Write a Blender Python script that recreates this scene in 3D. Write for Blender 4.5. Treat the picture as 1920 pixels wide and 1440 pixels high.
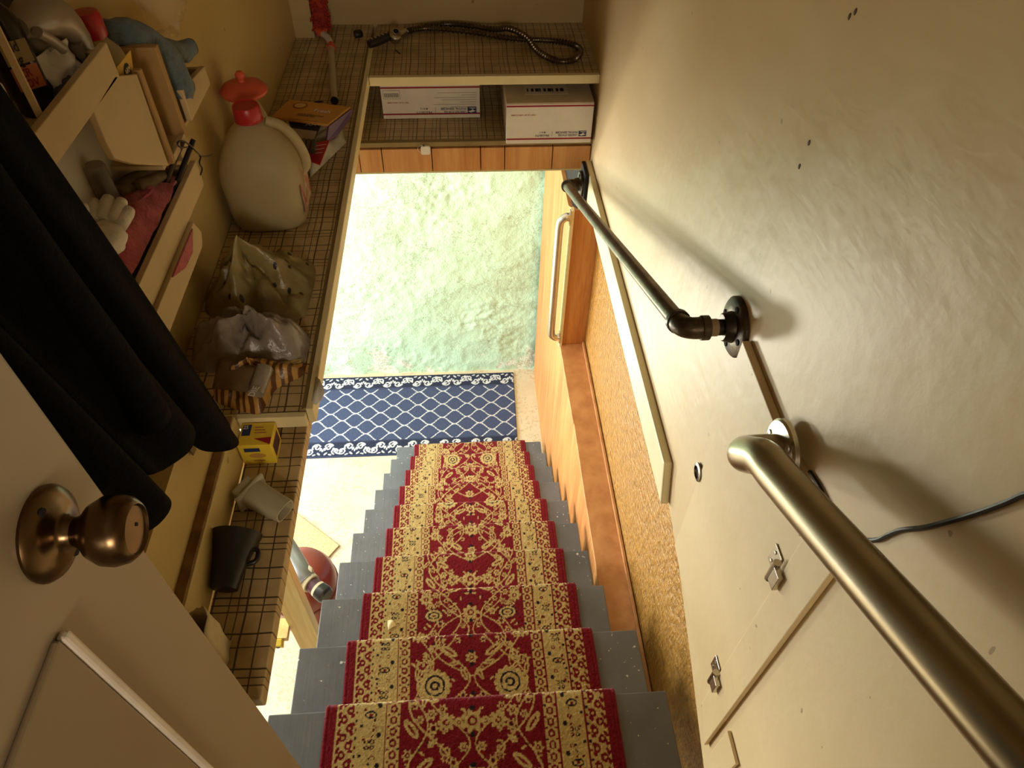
import bpy, bmesh, math, random
import numpy as np
from mathutils import Vector, Matrix, noise
random.seed(7)
RNG = np.random.default_rng(7)
for o in list(bpy.data.objects): bpy.data.objects.remove(o)
SC = bpy.context.scene
COL = SC.collection

# ------------------------------------------------------------------ camera
CZ = 3.666                      # eye height above the basement floor (m)
YAW, PITCH, ROLL, FPX = 0.0823547, 0.8257849, -0.0245562, 1328.15
_f = Vector((math.sin(YAW)*math.cos(PITCH), math.cos(YAW)*math.cos(PITCH), -math.sin(PITCH)))
_r = Vector((math.cos(YAW), -math.sin(YAW), 0)); _d = _f.cross(_r)
RIGHT = _r*math.cos(ROLL) + _d*math.sin(ROLL)
DOWN = -_r*math.sin(ROLL) + _d*math.cos(ROLL)
cam_data = bpy.data.cameras.new('camera'); cam = bpy.data.objects.new('camera', cam_data); COL.objects.link(cam)
cam_data.sensor_width = 36; cam_data.lens = FPX/1920*36; cam_data.clip_start = .02; cam_data.clip_end = 50
cam.matrix_world = Matrix(((RIGHT.x, -DOWN.x, -_f.x, 0), (RIGHT.y, -DOWN.y, -_f.y, 0), (RIGHT.z, -DOWN.z, -_f.z, CZ), (0, 0, 0, 1)))
SC.camera = cam

# ------------------------------------------------------------------ light
SC.view_settings.view_transform = 'Standard'; SC.view_settings.look = 'None'
SC.view_settings.gamma = 1; SC.view_settings.use_curve_mapping = False
SC.view_settings.exposure = 0.0
W = bpy.data.worlds.new('world'); SC.world = W; W.use_nodes = True
W.node_tree.nodes['Background'].inputs[0].default_value = (1, .9, .75, 1)
W.node_tree.nodes['Background'].inputs[1].default_value = .03
def area(name, loc, target, sx, sy, power, color, spread=180):
    l = bpy.data.lights.new(name, 'AREA'); l.shape = 'RECTANGLE'; l.size = sx; l.size_y = sy
    l.energy = power; l.color = color; l.spread = math.radians(spread)
    o = bpy.data.objects.new(name, l); COL.objects.link(o); o.location = loc
    o.rotation_euler = (Vector(target)-Vector(loc)).to_track_quat('-Z', 'Y').to_euler()
    return o
# open basement doorway to the left of the stair foot: daylight
area('basement_daylight', (-2.95, 2.4, 1.2), (0, 2.0, .9), 1.3, 1.9, 205, (.95, .98, 1))
# added unseen light low in the basement, fills the stairs and right wall
area('basement_low_fill', (-1.25, 3.05, .8), (.353, 1.75, 2.45), .3, .3, 17, (1, .94, .78), 120)
# added unseen light under the basement ceiling, weak fill from above
area('basement_top_fill', (-1.5, 1.9, 2.5), (-1.5, 1.9, 0), 1.2, .3, 9, (1, .97, .92))
# warm hall lamp on the ceiling above the landing, behind the viewer
area('hall_ceiling_lamp', (.19, -1.4, 3.8), (-.1, .8, 3.0), .4, .4, 13, (1, .86, .65))

# ------------------------------------------------------------------ helpers
def ray(a, b):
    return _f + RIGHT*((a-960)/FPX) + DOWN*((b-720)/FPX)
def PX(a, b, x): d = ray(a, b); return Vector((0, 0, CZ)) + d*(x/d.x)
def PY(a, b, y): d = ray(a, b); return Vector((0, 0, CZ)) + d*(y/d.y)
def PZ(a, b, z): d = ray(a, b); return Vector((0, 0, CZ)) + d*((z-CZ)/d.z)
def lin(c):
    return tuple(((v/255)/12.92 if v/255 <= .04045 else ((v/255+.055)/1.055)**2.4) for v in c)

class NT:
    def __init__(s, m):
        m.use_nodes = True; s.t = m.node_tree; s.n = s.t.nodes; s.l = s.t.links; s.p = s.n['Principled BSDF']
    def new(s, t, **k):
        n = s.n.new(t)
        for a, v in k.items(): setattr(n, a, v)
        return n
    def link(s, a, b): s.l.new(a, b)
    def math(s, op, a, b=None, c=None):
        n = s.new('ShaderNodeMath', operation=op)
        for i, v in enumerate((a, b, c)):
            if v is None: continue
            if hasattr(v, 'links') or hasattr(v, 'is_linked'): s.link(v, n.inputs[i])
            else: n.inputs[i].default_value = v
        return n.outputs[0]
    def mix(s, fac, a, b):
        n = s.new('ShaderNodeMix', data_type='RGBA')
        for i, v in ((0, fac), (6, a), (7, b)):
            if hasattr(v, 'is_linked'): s.link(v, n.inputs[i])
            else: n.inputs[i].default_value = v if i == 0 else (*v[:3], 1)
        return n.outputs[2]
    def coord(s, kind='Object', scale=None, rot=None):
        c = s.new('ShaderNodeTexCoord').outputs[kind]
        if scale or rot:
            m = s.new('ShaderNodeMapping')
            if scale: m.inputs['Scale'].default_value = scale
            if rot: m.inputs['Rotation'].default_value = rot
            s.link(c, m.inputs[0]); c = m.outputs[0]
        return c
    def noise(s, co, scale, detail=4, rough=.55):
        n = s.new('ShaderNodeTexNoise'); s.link(co, n.inputs['Vector'])
        n.inputs['Scale'].default_value = scale; n.inputs['Detail'].default_value = detail; n.inputs['Roughness'].default_value = rough
        return n.outputs[0]
    def ramp(s, fac, stops):
        n = s.new('ShaderNodeValToRGB'); s.link(fac, n.inputs[0]); e = n.color_ramp.elements
        while len(e) < len(stops): e.new(.5)
        for i, (p, c) in enumerate(stops): e[i].position = p; e[i].color = (*c[:3], 1)
        return n.outputs[0]
    def bump(s, h, strength=.3, dist=.01):
        n = s.new('ShaderNodeBump'); s.link(h, n.inputs['Height']); n.inputs['Strength'].default_value = strength; n.inputs['Distance'].default_value = dist
        s.link(n.outputs[0], s.p.inputs['Normal'])

MATS = {}
def pm(name, c, rough=.6, var=.12, scale=12, bump=.0, bscale=60, metal=0, c2=None, stretch=None, coat=0, alpha=1, trans=0, bdist=.004, spec=.5, sheen=0):
    """procedural paint/plastic/metal: base colour broken up by noise"""
    if name in MATS: return MATS[name]
    m = bpy.data.materials.new(name); MATS[name] = m; t = NT(m); p = t.p
    a = lin(c); b = lin(c2) if c2 else tuple(v*(1-var*2) for v in a)
    co = t.coord('Object', stretch)
    n = t.noise(co, scale)
    t.link(t.ramp(n, [(.35, a), (.72, b)]), p.inputs['Base Color'])
    p.inputs['Roughness'].default_value = rough; p.inputs['Metallic'].default_value = metal
    p.inputs['Specular IOR Level'].default_value = spec
    if coat: p.inputs['Coat Weight'].default_value = coat; p.inputs['Coat Roughness'].default_value = .15
    if alpha < 1: p.inputs['Alpha'].default_value = alpha
    if trans: p.inputs['Transmission Weight'].default_value = trans
    if sheen: p.inputs['Sheen Weight'].default_value = sheen
    if bump: t.bump(t.noise(co, bscale, 6), bump, bdist)
    return m

class MB:
    def __init__(s): s.v = []; s.f = []; s.mi = []; s.cur = 0
    def add(s, vs, fs):
        k = len(s.v); s.v += [tuple(v) for v in vs]; s.f += [tuple(i+k for i in f) for f in fs]; s.mi += [s.cur]*len(fs); return s
    def box(s, x0, x1, y0, y1, z0, z1):
        return s.add([(x, y, z) for z in (z0, z1) for y in (y0, y1) for x in (x0, x1)],
                     [(0, 2, 3, 1), (4, 5, 7, 6), (0, 1, 5, 4), (2, 6, 7, 3), (0, 4, 6, 2), (1, 3, 7, 5)])
    def obox(s, c, ax, ay, az):
        """box centred at c with half-axis vectors"""
        c, ax, ay, az = map(Vector, (c, ax, ay, az))
        return s.add([c+ax*i+ay*j+az*k for k in (-1, 1) for j in (-1, 1) for i in (-1, 1)],
                     [(0, 2, 3, 1), (4, 5, 7, 6), (0, 1, 5, 4), (2, 6, 7, 3), (0, 4, 6, 2), (1, 3, 7, 5)])
    def slab(s, poly, vec):
        """closed prism: polygon of 3D points extruded by vec"""
        n = len(poly); vec = Vector(vec); a = [Vector(p) for p in poly]
        return s.add(a+[p+vec for p in a], [tuple(range(n-1, -1, -1)), tuple(range(n, 2*n))]+[(i, (i+1) % n, n+(i+1) % n, n+i) for i in range(n)])
    def tube(s, path, r, n=14, caps=True):
        P = [Vector(p) for p in path]; R = r if hasattr(r, '__len__') else [r]*len(P); k0 = len(P)
        t0 = (P[1]-P[0]).normalized(); up = Vector((0, 0, 1)) if abs(t0.z) < .9 else Vector((0, 1, 0))
        u = t0.cross(up).normalized(); vs = []; fs = []
        for i, p in enumerate(P):
            t = ((P[min(i+1, k0-1)]-p).normalized()+(p-P[max(i-1, 0)]).normalized())
            t = t.normalized() if t.length > 1e-6 else t0
            u = (u-t*u.dot(t)).normalized(); w = t.cross(u)
            for j in range(n):
                a = 2*math.pi*j/n; vs.append(p+(u*math.cos(a)+w*math.sin(a))*R[i])
        for i in range(k0-1):
            for j in range(n): fs.append((i*n+j, i*n+(j+1) % n, (i+1)*n+(j+1) % n, (i+1)*n+j))
        if caps: fs.append(tuple(range(n-1, -1, -1))); fs.append(tuple(range((k0-1)*n, k0*n)))
        return s.add(vs, fs)
    def lathe(s, prof, o, axis=(0, 0, 1), n=28, sq=0, ref=None, ex=1, ey=1):
        """profile [(radius, height)] spun about axis at o; sq>0 gives a rounded-square section"""
        o = Vector(o); w = Vector(axis).normalized()
        ref = Vector(ref) if ref else (Vector((1, 0, 0)) if abs(w.x) < .9 else Vector((0, 1, 0)))
        u = (ref-w*ref.dot(w)).normalized(); v = w.cross(u); vs = []; fs = []
        for r, h in prof:
            for j in range(n):
                a = 2*math.pi*j/n; c, q = math.cos(a), math.sin(a)
                k = 1 if not sq else 1/((abs(c)**sq+abs(q)**sq)**(1/sq))
                vs.append(o+w*h+(u*c*ex+v*q*ey)*(r*k))
        m = len(prof)
        for i in range(m-1):
            for j in range(n): fs.append((i*n+j, i*n+(j+1) % n, (i+1)*n+(j+1) % n, (i+1)*n+j))
        if prof[0][0] > 1e-5: fs.append(tuple(range(n-1, -1, -1)))
        if prof[-1][0] > 1e-5: fs.append(tuple(range((m-1)*n, m*n)))
        return s.add(vs, fs)
    def grid(s, pts):
        """rows of 3D points -> quad sheet"""
        r, c = len(pts), len(pts[0])
        return s.add([p for row in pts for p in row], [(i*c+j, i*c+j+1, (i+1)*c+j+1, (i+1)*c+j) for i in range(r-1) for j in range(c-1)])

WLOC = {}
def link_obj(name, me, mat, parent, bevel, smooth, solid, subsurf, base=None):
    if parent is not None: off = WLOC[parent]
    elif base is not None: off = Vector(base)
    else:
        co = np.empty(len(me.vertices)*3, dtype=np.float32); me.vertices.foreach_get('co', co); co = co.reshape(-1, 3)
        mn, mx = co.min(0), co.max(0); off = Vector(((mn[0]+mx[0])/2, (mn[1]+mx[1])/2, mn[2]))
    me.transform(Matrix.Translation(-off))
    o = bpy.data.objects.new(name, me); COL.objects.link(o)
    for m in (mat if isinstance(mat, (list, tuple)) else [mat]): me.materials.append(m)
    if parent is not None: o.parent = parent; WLOC[o] = off
    else: o.location = off; WLOC[o] = off
    if solid: md = o.modifiers.new('solidify', 'SOLIDIFY'); md.thickness = solid; md.offset = 0
    if bevel:
        md = o.modifiers.new('bevel', 'BEVEL'); md.width = bevel; md.segments = 2; md.limit_method = 'ANGLE'; md.angle_limit = math.radians(40)
    if subsurf: md = o.modifiers.new('subsurf', 'SUBSURF'); md.levels = md.render_levels = subsurf
    if smooth:
        me.polygons.foreach_set('use_smooth', [True]*len(me.polygons))
    return o
def obj(name, mb, mat, parent=None, bevel=0, smooth=False, solid=0, subsurf=0, base=None):
    me = bpy.data.meshes.new(name); me.from_pydata(mb.v, [], mb.f); me.update()
    bm = bmesh.new(); bm.from_mesh(me); bmesh.ops.recalc_face_normals(bm, faces=bm.faces); bm.to_mesh(me); bm.free()
    if isinstance(mat, (list, tuple)): me.polygons.foreach_set('material_index', mb.mi)
    if smooth == 'auto':
        o = link_obj(name, me, mat, parent, bevel, True, solid, subsurf, base)
        me.set_sharp_from_angle(angle=math.radians(38)); return o
    return link_obj(name, me, mat, parent, bevel, smooth, solid, subsurf, base)
def thing(name, label, cat, base, group=None):
    o = bpy.data.objects.new(name, None); COL.objects.link(o); o.location = base; o.empty_display_size = .05
    WLOC[o] = Vector(base); o['label'] = label; o['category'] = cat
    if group: o['group'] = group
    return o
def tag(o, label, cat, group=None):
    o['label'] = label; o['category'] = cat
    if group: o['group'] = group
    return o
def struct(o, label=None):
    o['kind'] = 'structure'
    if label: o['label'] = label
    return o
def text(name, body, size, o, right, up, mat, parent, align='LEFT', squash=1, lift=.0006, spacing=1):
    cu = bpy.data.curves.new(name, 'FONT'); cu.body = body; cu.size = size; cu.align_x = align; cu.resolution_u = 2
    cu.space_line = .9; cu.offset = size*.018; cu.space_character = spacing
    tmp = bpy.data.objects.new(name+'_tmp', cu); COL.objects.link(tmp)
    dg = bpy.context.evaluated_depsgraph_get(); me = bpy.data.meshes.new_from_object(tmp.evaluated_get(dg))
    bpy.data.objects.remove(tmp); bpy.data.curves.remove(cu)
    r = Vector(right).normalized(); u = Vector(up); u = (u-r*u.dot(r)).normalized(); n = r.cross(u); o = Vector(o)+n*lift
    me.transform(Matrix(((r.x*squash, u.x, n.x, o.x), (r.y*squash, u.y, n.y, o.y), (r.z*squash, u.z, n.z, o.z), (0, 0, 0, 1))))
    me.materials.clear()
    return link_obj(name, me, mat, parent, 0, False, 0, 0)
def patch(name, o, right, up, w, h, mat, parent, lift=.0004):
    """thin printed patch, lower-left corner at o"""
    r = Vector(right).normalized(); u = Vector(up); u = (u-r*u.dot(r)).normalized(); n = r.cross(u); o = Vector(o)+n*lift
    return obj(name, MB().add([o, o+r*w, o+r*w+u*h, o+u*h], [(0, 1, 2, 3)]), mat, parent)
def arc(c, r, a0, a1, n, u, v):
    c, u, v = Vector(c), Vector(u), Vector(v)
    return [c+(u*math.cos(a0+(a1-a0)*i/n)+v*math.sin(a0+(a1-a0)*i/n))*r for i in range(n+1)]
def smooth_path(pts, k=6):
    """Catmull-Rom through 3D points"""
    P = [Vector(p) for p in pts]; P = [P[0]*2-P[1]]+P+[P[-1]*2-P[-2]]; out = []
    for i in range(1, len(P)-2):
        a, b, c, d = P[i-1:i+3]
        for j in range(k):
            t = j/k; out.append(.5*((2*b)+(c-a)*t+(2*a-5*b+4*c-d)*t*t+(3*b-a-3*c+d)*t**3))
    out.append(P[-2]); return out

# ------------------------------------------------------------------ shared materials
def wood(name, c, c2, scale=3, axis=2, rough=.45, rings=14, bump=.08):
    if name in MATS: return MATS[name]
    m = bpy.data.materials.new(name); MATS[name] = m; t = NT(m)
    sc = [rings]*3; sc[axis] = .7
    co = t.coord('Object', tuple(sc))
    n1 = t.noise(co, scale, 5, .6); n2 = t.noise(t.coord('Object', tuple(v*6 if i != axis else 4 for i, v in enumerate(sc))), 3, 3)
    f = t.math('ADD', t.math('MULTIPLY', n1, .75), t.math('MULTIPLY', n2, .25))
    t.link(t.ramp(f, [(.36, lin(c)), (.5, tuple(.5*(x+y) for x, y in zip(lin(c), lin(c2)))), (.66, lin(c2))]), t.p.inputs['Base Color'])
    t.p.inputs['Roughness'].default_value = rough; t.bump(f, bump, .004); return m

def wall_paint(name, c, c2, rough=.45, spots=(120, 85, 50), lump=.35):
    m = bpy.data.materials.new(name); MATS[name] = m; t = NT(m); co = t.coord('Object')
    n = t.noise(co, 2.2, 5); sp = t.noise(co, 38, 2)
    base = t.ramp(n, [(.35, lin(c)), (.7, lin(c2))])
    k = t.math('GREATER_THAN', sp, .755)
    t.link(t.mix(t.math('MULTIPLY', k, .6), base, lin(spots)), t.p.inputs['Base Color'])
    t.p.inputs['Roughness'].default_value = rough
    st = t.noise(t.coord('Object', (1, 2.2, 11), (.7, 0, 0)), 2.6, 4, .6)
    h = t.math('ADD', t.math('ADD', t.math('MULTIPLY', t.noise(co, 9, 3), .8), t.math('MULTIPLY', st, .22)), t.math('MULTIPLY', t.noise(co, 60, 3), .12))
    t.bump(h, lump, .03); return m
M_CREAM = wall_paint('cream_wall_paint', (212, 188, 142), (200, 172, 124), rough=.45, lump=.1)
M_YELLOW = wall_paint('yellow_wall_paint', (206, 182, 124), (194, 168, 110), lump=.1)
M_NOOK = wall_paint('nook_wall_paint', (190, 168, 122), (176, 152, 106), lump=.1)
M_TRIM = pm('cream_trim_paint', (228, 214, 168), .4, .06, 8, .15, 40)
M_CEIL = pm('ceiling_paint', (225, 220, 205), .8, .05)
M_DOOR = pm('door_paint', (164, 148, 124), .42, .05, 5, .06, 30)

def contact_paper(name, irregular):
    m = bpy.data.materials.new(name); MATS[name] = m; t = NT(m); co = t.coord('Object')
    wv = t.noise(co, 7, 2); sx = t.new('ShaderNodeSeparateXYZ'); t.link(co, sx.inputs[0])
    wob = t.math('MULTIPLY', t.math('SUBTRACT', wv, .5), .010)
    tot = None
    for ax, per, offs in ((0, .064, ((0, .0012), (.011, .0007), (.0225, .0007), (.043, .0009))), (1, .088, ((0, .0011), (.010, .0008), (.019, .0008), (.046, .0011), (.062, .0007)))):
        c = t.math('ADD', sx.outputs[ax], wob)
        for o, w in offs:
            fr = t.math('ABSOLUTE', t.math('SUBTRACT', t.math('FRACT', t.math('ADD', t.math('DIVIDE', t.math('ADD', c, o), per), 50.5)), .5))
            k = t.math('LESS_THAN', fr, w/per)
            tot = k if tot is None else t.math('MAXIMUM', tot, k)
    base = t.ramp(t.noise(co, 14, 4), [(.35, lin((198, 176, 132))), (.7, lin((166, 140, 96)))])
    t.link(t.mix(t.math('MULTIPLY', tot, .9), base, lin((48, 34, 24))), t.p.inputs['Base Color'])
    t.p.inputs['Roughness'].default_value = .38; t.bump(t.noise(co, 9, 3), .2, .012); return m
M_PAPER = contact_paper('grid_contact_paper', 1)

# ================================================================== SETTING
# ---- basement floor
def floor_mat():
    m = bpy.data.materials.new('worn_concrete'); t = NT(m); co = t.coord('Object')
    a = t.noise(co, 2.2, 6, .65); b = t.noise(co, 55, 3, .7)
    base = t.ramp(a, [(.35, lin((220, 208, 180))), (.75, lin((196, 176, 140)))])
    k = t.math('MULTIPLY', t.math('GREATER_THAN', b, .56), t.math('GREATER_THAN', t.noise(co, 5, 3), .48))
    t.link(t.mix(t.math('MULTIPLY', k, .45), base, lin((176, 140, 104))), t.p.inputs['Base Color'])
    t.p.inputs['Roughness'].default_value = .75; t.bump(b, .25, .004); return m
struct(obj('floor', MB().box(-3.1, 1.2, -1.4, 3.7, -.1, 0), floor_mat()))

# ---- far wall: lumpy limewashed stone, mint green
def stone_mat():
    m = bpy.data.materials.new('mint_limewash'); t = NT(m); co = t.coord('Object')
    a = t.noise(co, 3.5, 6, .6); s = t.new('ShaderNodeSeparateXYZ'); t.link(co, s.inputs[0])
    base = t.ramp(a, [(.3, lin((198, 234, 206))), (.55, lin((192, 228, 198))), (.75, lin((184, 212, 178)))])
    low = t.math('SUBTRACT', 1.0, t.math('MULTIPLY', s.outputs[2], 1.6))
    wt = t.math('MULTIPLY', t.math('GREATER_THAN', t.math('ADD', t.noise(co, 4.2, 5, .7), t.math('MULTIPLY', low, .16)), .70), .6)
    c1 = t.mix(wt, base, lin((238, 236, 226)))
    rust = t.math('MULTIPLY', t.math('GREATER_THAN', t.math('ADD', t.noise(co, 9, 5, .7), t.math('MULTIPLY', low, .12)), .76), .5)
    cr = t.math('MULTIPLY', t.math('LESS_THAN', t.math('ABSOLUTE', t.math('SUBTRACT', t.noise(co, 11, 5, .72), .5)), .010), t.math('GREATER_THAN', t.noise(co, 3.1, 3, .5), .52))
    cr2 = t.math('MULTIPLY', t.math('LESS_THAN', t.math('ABSOLUTE', t.math('SUBTRACT', t.noise(co, 34, 4, .7), .5)), .022), t.math('GREATER_THAN', t.noise(co, 4.4, 4, .6), .58))
    c2 = t.mix(t.math('MULTIPLY', t.math('MAXIMUM', cr, cr2), .6), c1, lin((138, 142, 108)))
    t.link(t.mix(rust, c2, lin((206, 160, 110))), t.p.inputs['Base Color'])
    t.p.inputs['Roughness'].default_value = .85
    t.bump(t.math('ADD', t.noise(co, 26, 6, .7), t.math('MULTIPLY', t.noise(co, 90, 4, .7), .4)), .38, .02); return m
def stone_wall():
    nx, nz = 230, 230; x0, x1, z0, z1 = -3.1, .9, 0, 2.56; mb = MB(); rows = []
    xs = np.concatenate([np.linspace(x0, -1.35, 30, endpoint=False), np.linspace(-1.35, .5, nx-40, endpoint=False), np.linspace(.5, x1, 10)])
    zs = np.linspace(z0, z1, nz)
    for z in zs:
        row = []
        for x in xs:
            p = Vector((x*1.5, 3.1, z*1.9))
            big = noise.fractal(p, 1, 2, 3)*.028
            rid = noise.ridged_multi_fractal(Vector((x*4.6+4, 7.7, z*6.4)), .8, 2.2, 6, 1, 2)*.005
            fine = noise.fractal(Vector((x*19, 2, z*26)), .7, 2.1, 4)*.010*max(0, noise.noise(Vector((x*2.3+1, 5, z*3.1)))+.12)-.012*max(0, noise.noise(Vector((x*7, 9, z*9)))-.42)
            row.append((x, 3.5+big*.55-rid+fine+.02, z))
        rows.append(row)
    mb.grid(rows); o = obj('wall_far', mb, stone_mat(), smooth=True, base=(0, 3.5, 0)); return struct(o)
stone_wall()
struct(obj('wall_left', MB().box(-3.2, -3.1, -1.4, 3.7, 0, 2.56), M_CEIL))
struct(obj('wall_basement_back', MB().box(-3.2, .9, -1.5, -1.4, 0, 2.1), M_CEIL))
struct(obj('ceiling_basement', MB().box(-3.2, -.47, -1.5, 3.7, 2.56, 2.66).box(-.47, 1.2, 1.84, 3.7, 2.615, 2.66), M_CEIL))

# ---- timber lining beside the stairs
M_FIR = wood('fir_plywood', (208, 148, 86), (176, 108, 54), 2.2, 2, .42, 9)
M_HARD = pm('brown_hardboard', (206, 150, 98), .5, .18, 14, .1, 60, c2=(176, 116, 68))
YP = 2.45
pan = MB().slab([(.44, .55, 0), (.44, 3.47, 0), (.44, 3.47, 1.95), (.44, YP+.16, 1.95), (.44, YP, 2.03), (.44, YP, 1.262), (.44, .55, 1.262)], (.018, 0, 0))
struct(obj('wall_stair_side', pan, M_FIR, base=(.44, 0, 0)))
LED = [(.434, .55), (.434, 1.6), (.437, 1.95), (.434, 1.953), (.43, YP), (.552, YP), (.552, .55)]
struct(obj('trim_1', MB().slab([(x, y, 1.262) for x, y in LED], (0, 0, .012)), M_HARD, bevel=.002))
struct(obj('trim_2', MB().box(.538, .549, .55, YP-.004, 1.2745, 1.292), M_HARD, bevel=.002))
struct(obj('trim_3', MB().box(.4585, .56, YP, YP+.03, 1.262, 2.61), M_FIR))
struct(obj('wall_hollow_shade', MB().box(.4585, .551, YP+.031, 3.4, 1.9, 2.6), pm('gap_black', (22, 17, 12), .9)))  # solid black box puts the dark of the unlit hollow into colour
struct(obj('trim_4', MB().box(.425, .4395, YP-.012, YP+.02, 1.262, 2.035), M_TRIM, bevel=.002))
def emboss():
    m = bpy.data.materials.new('embossed_panel'); t = NT(m)
    co = t.coord('Object', (1, 20, 46), (.45, 0, 0)); co2 = t.coord('Object', (1, 54, 17), (-.7, 0, 0))
    h = t.math('ADD', t.noise(co, 1.6, 3, .6), t.math('MULTIPLY', t.noise(co2, 1.3, 2), .8))
    t.link(t.ramp(h, [(.55, lin((108, 74, 24))), (1.0, lin((166, 120, 48)))]), t.p.inputs['Base Color'])
    t.p.inputs['Roughness'].default_value = .32; t.bump(h, .9, .012); return m
struct(obj('wall_right_lower', MB().box(.552, .60, -.3, YP+.03, 0, 2.62), emboss(), base=(.552, 0, 0)))

# ---- upper right wall with its bottom lip
XW, XL = .353, .337
up = MB().slab([(XW, -1.9, 2.30), (XW, .20, 2.385), (XW, .30, 2.402), (XW, .45, 2.47), (XW, .60, 2.535), (XW, .702, 2.561), (XW, 2.25, 2.561), (XW, 2.25, 4.75), (XW, -1.9, 4.75)], (.19, 0, 0))
WR = struct(obj('wall_right', up, M_CREAM, base=(XW, 0, 2.3)))
struct(obj('trim_5', MB().slab([(XL, .700, 2.562), (XL, 1.778, 2.561), (XL, 1.778, 2.642), (XL, .735, 2.642)], (XW-XL, 0, 0)), M_TRIM, bevel=.003))
for a_, b_ in ((1517, 268), (1499, 312), (1593, 31), (1604, 22), (1480, 1150)):
    c_ = PX(a_, b_, XW); obj('nail_head', MB().lathe([(.0022, 0), (.0018, .0006), (0, .0008)], c_, (-1, 0, 0), 10, ex=1, ey=1.5), pm('rusty_nail', (70, 48, 30), .7), WR)
# painted cupboard door let into the wall, with its casing
ap = thing('cupboard_door', 'cream painted flush cupboard door in the right wall below the pipe rail', 'door', (XW, .52, 2.56))
obj('door_leaf', MB().slab([(XW-.003, .372, 2.52), (XW-.003, .372, 2.999), (XW-.003, .626, 3.006), (XW-.003, .626, 2.545)], (.0025, 0, 0)), M_CREAM, ap, bevel=.001)
obj('top_gap', MB().slab([(XW-.0012, .372, 3.0), (XW-.0012, .372, 3.003), (XW-.0012, .626, 3.0105), (XW-.0012, .626, 3.0075)], (.0010, 0, 0)), pm('gap_black', (22, 17, 12), .9), ap)
obj('casing_rail', MB().slab([(XW-.011, .372, 3.0035), (XW-.011, .372, 3.042), (XW-.011, .626, 3.0505), (XW-.011, .626, 3.011)], (.0105, 0, 0)), M_CREAM, ap, bevel=.0015)
obj('casing_stile', MB().slab([(XW-.008, .318, 2.46), (XW-.008, .314, 3.04), (XW-.008, .3695, 3.04), (XW-.008, .3695, 2.50)], (.0075, 0, 0)), M_CREAM, ap, bevel=.0015)
M_CHROME = pm('chrome', (205, 198, 186), .22, .12, 30, metal=1)
for (y, z) in ((.384, 2.918), (.378, 2.603)):
    h = obj('hinge', MB().box(XW-.0055, XW-.0035, y-.002, y+.020, z-.017, z+.017), M_CHROME, ap, bevel=.0006)
    obj('knuckle', MB().tube([(XW-.012, y-.006, z-.019), (XW-.012, y-.006, z+.019)], .0048, 10), M_CHROME, h)
    obj('leaf_plate', MB().box(XW-.0155, XW-.0085, y-.024, y-.008, z-.014, z+.014), M_CHROME, h, bevel=.0006)
    for dz in (-.009, .009): obj('screw', MB().lathe([(.0028, 0), (.0024, .0012), (0, .0015)], (XW-.0055, y+.012, z+dz), (-1, 0, 0), 10), M_CHROME, h)
hp = obj('finger_ring', MB().lathe([(.0155, 0), (.0155, .002), (.011, .0035), (.010, .001), (.0098, -.0005)], (XW-.003, .633, 2.757), (-1, 0, 0), 24), pm('aged_steel', (120, 108, 92), .35, .2, 40, metal=1), ap, smooth='auto')
obj('finger_cup', MB().lathe([(.0098, 0), (0, .0002)], (XW-.0034, .633, 2.757), (-1, 0, 0), 20), pm('gap_black', (22, 17, 12)), hp)
obj('panel_moulding', MB().slab([(XW-.006, .262, 2.45), (XW-.006, .258, 2.586), (XW-.006, .302, 2.586), (XW-.006, .302, 2.46)], (.0055, 0, 0)), M_CREAM, ap, bevel=.001)

# ---- left walls
struct(obj('wall_left_upper', MB().box(-.60, -.446, .33, 2.30, 2.66, 4.75), M_YELLOW, base=(-.446, 0, 2.66)))
struct(obj('wall_left_near', MB().box(-.446, -.350, .33, .612, 2.66, 2.99), M_YELLOW, base=(-.35, 0, 2.66)))
struct(obj('wall_end', MB().box(-.446, XW, 2.128, 2.25, 2.60, 4.75), M_NOOK, base=(0, 2.128, 2.6)))
struct(obj('wall_end_chase', MB().box(-.446, -.395, 2.036, 2.128, 2.876, 4.75), M_NOOK, base=(-.4, 2.04, 2.876)))
struct(obj('trim_6', MB().box(-.350, -.335, .30, .664, 2.8265, 2.897), M_YELLOW, bevel=.0015))
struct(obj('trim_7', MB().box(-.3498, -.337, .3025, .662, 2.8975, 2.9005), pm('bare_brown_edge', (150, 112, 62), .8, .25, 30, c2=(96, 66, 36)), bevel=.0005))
# ---- landing, ceiling and hall behind the viewer
struct(obj('floor_landing', MB().box(-1.4, .55, -1.9, .335, 2.0, 2.112), pm('landing_boards', (120, 112, 104), .5)))
struct(obj('ceiling', MB().box(-1.5, .55, -2.0, 2.3, 4.75, 4.85), M_CEIL))
struct(obj('wall_hall_back', MB().box(-1.5, .55, -2.0, -1.9, 2.112, 4.75), M_CREAM))
struct(obj('wall_hall_left', MB().box(-1.5, -1.4, -1.9, .40, 2.112, 4.75), M_CREAM))

# ---- header boarding over the stair foot
M_PINE = wood('header_board', (228, 174, 114), (200, 136, 78), 2.4, 2, .45, 12)
M_DARK = pm('gap_black', (22, 17, 12))
HD = struct(obj('wall_header', MB().box(-.45, .44, 1.806, 1.83, 2.607, 2.676), M_DARK, base=(0, 1.806, 2.6)))
gx = [-.445]+[PY(a, 295, 1.80).x for a in (674, 717, 810, 901, 946, 1035)]+[.352]
for a, b in zip(gx[:-1], gx[1:]):
    obj('plank', MB().box(a+.0012, b-.0012, 1.793, 1.806, 2.6075, 2.6755), M_PINE, HD, bevel=.0012)
obj('bottom_bead', MB().box(-.445, .352, 1.7935, 1.83, 2.602, 2.607), M_TRIM, HD)

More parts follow.
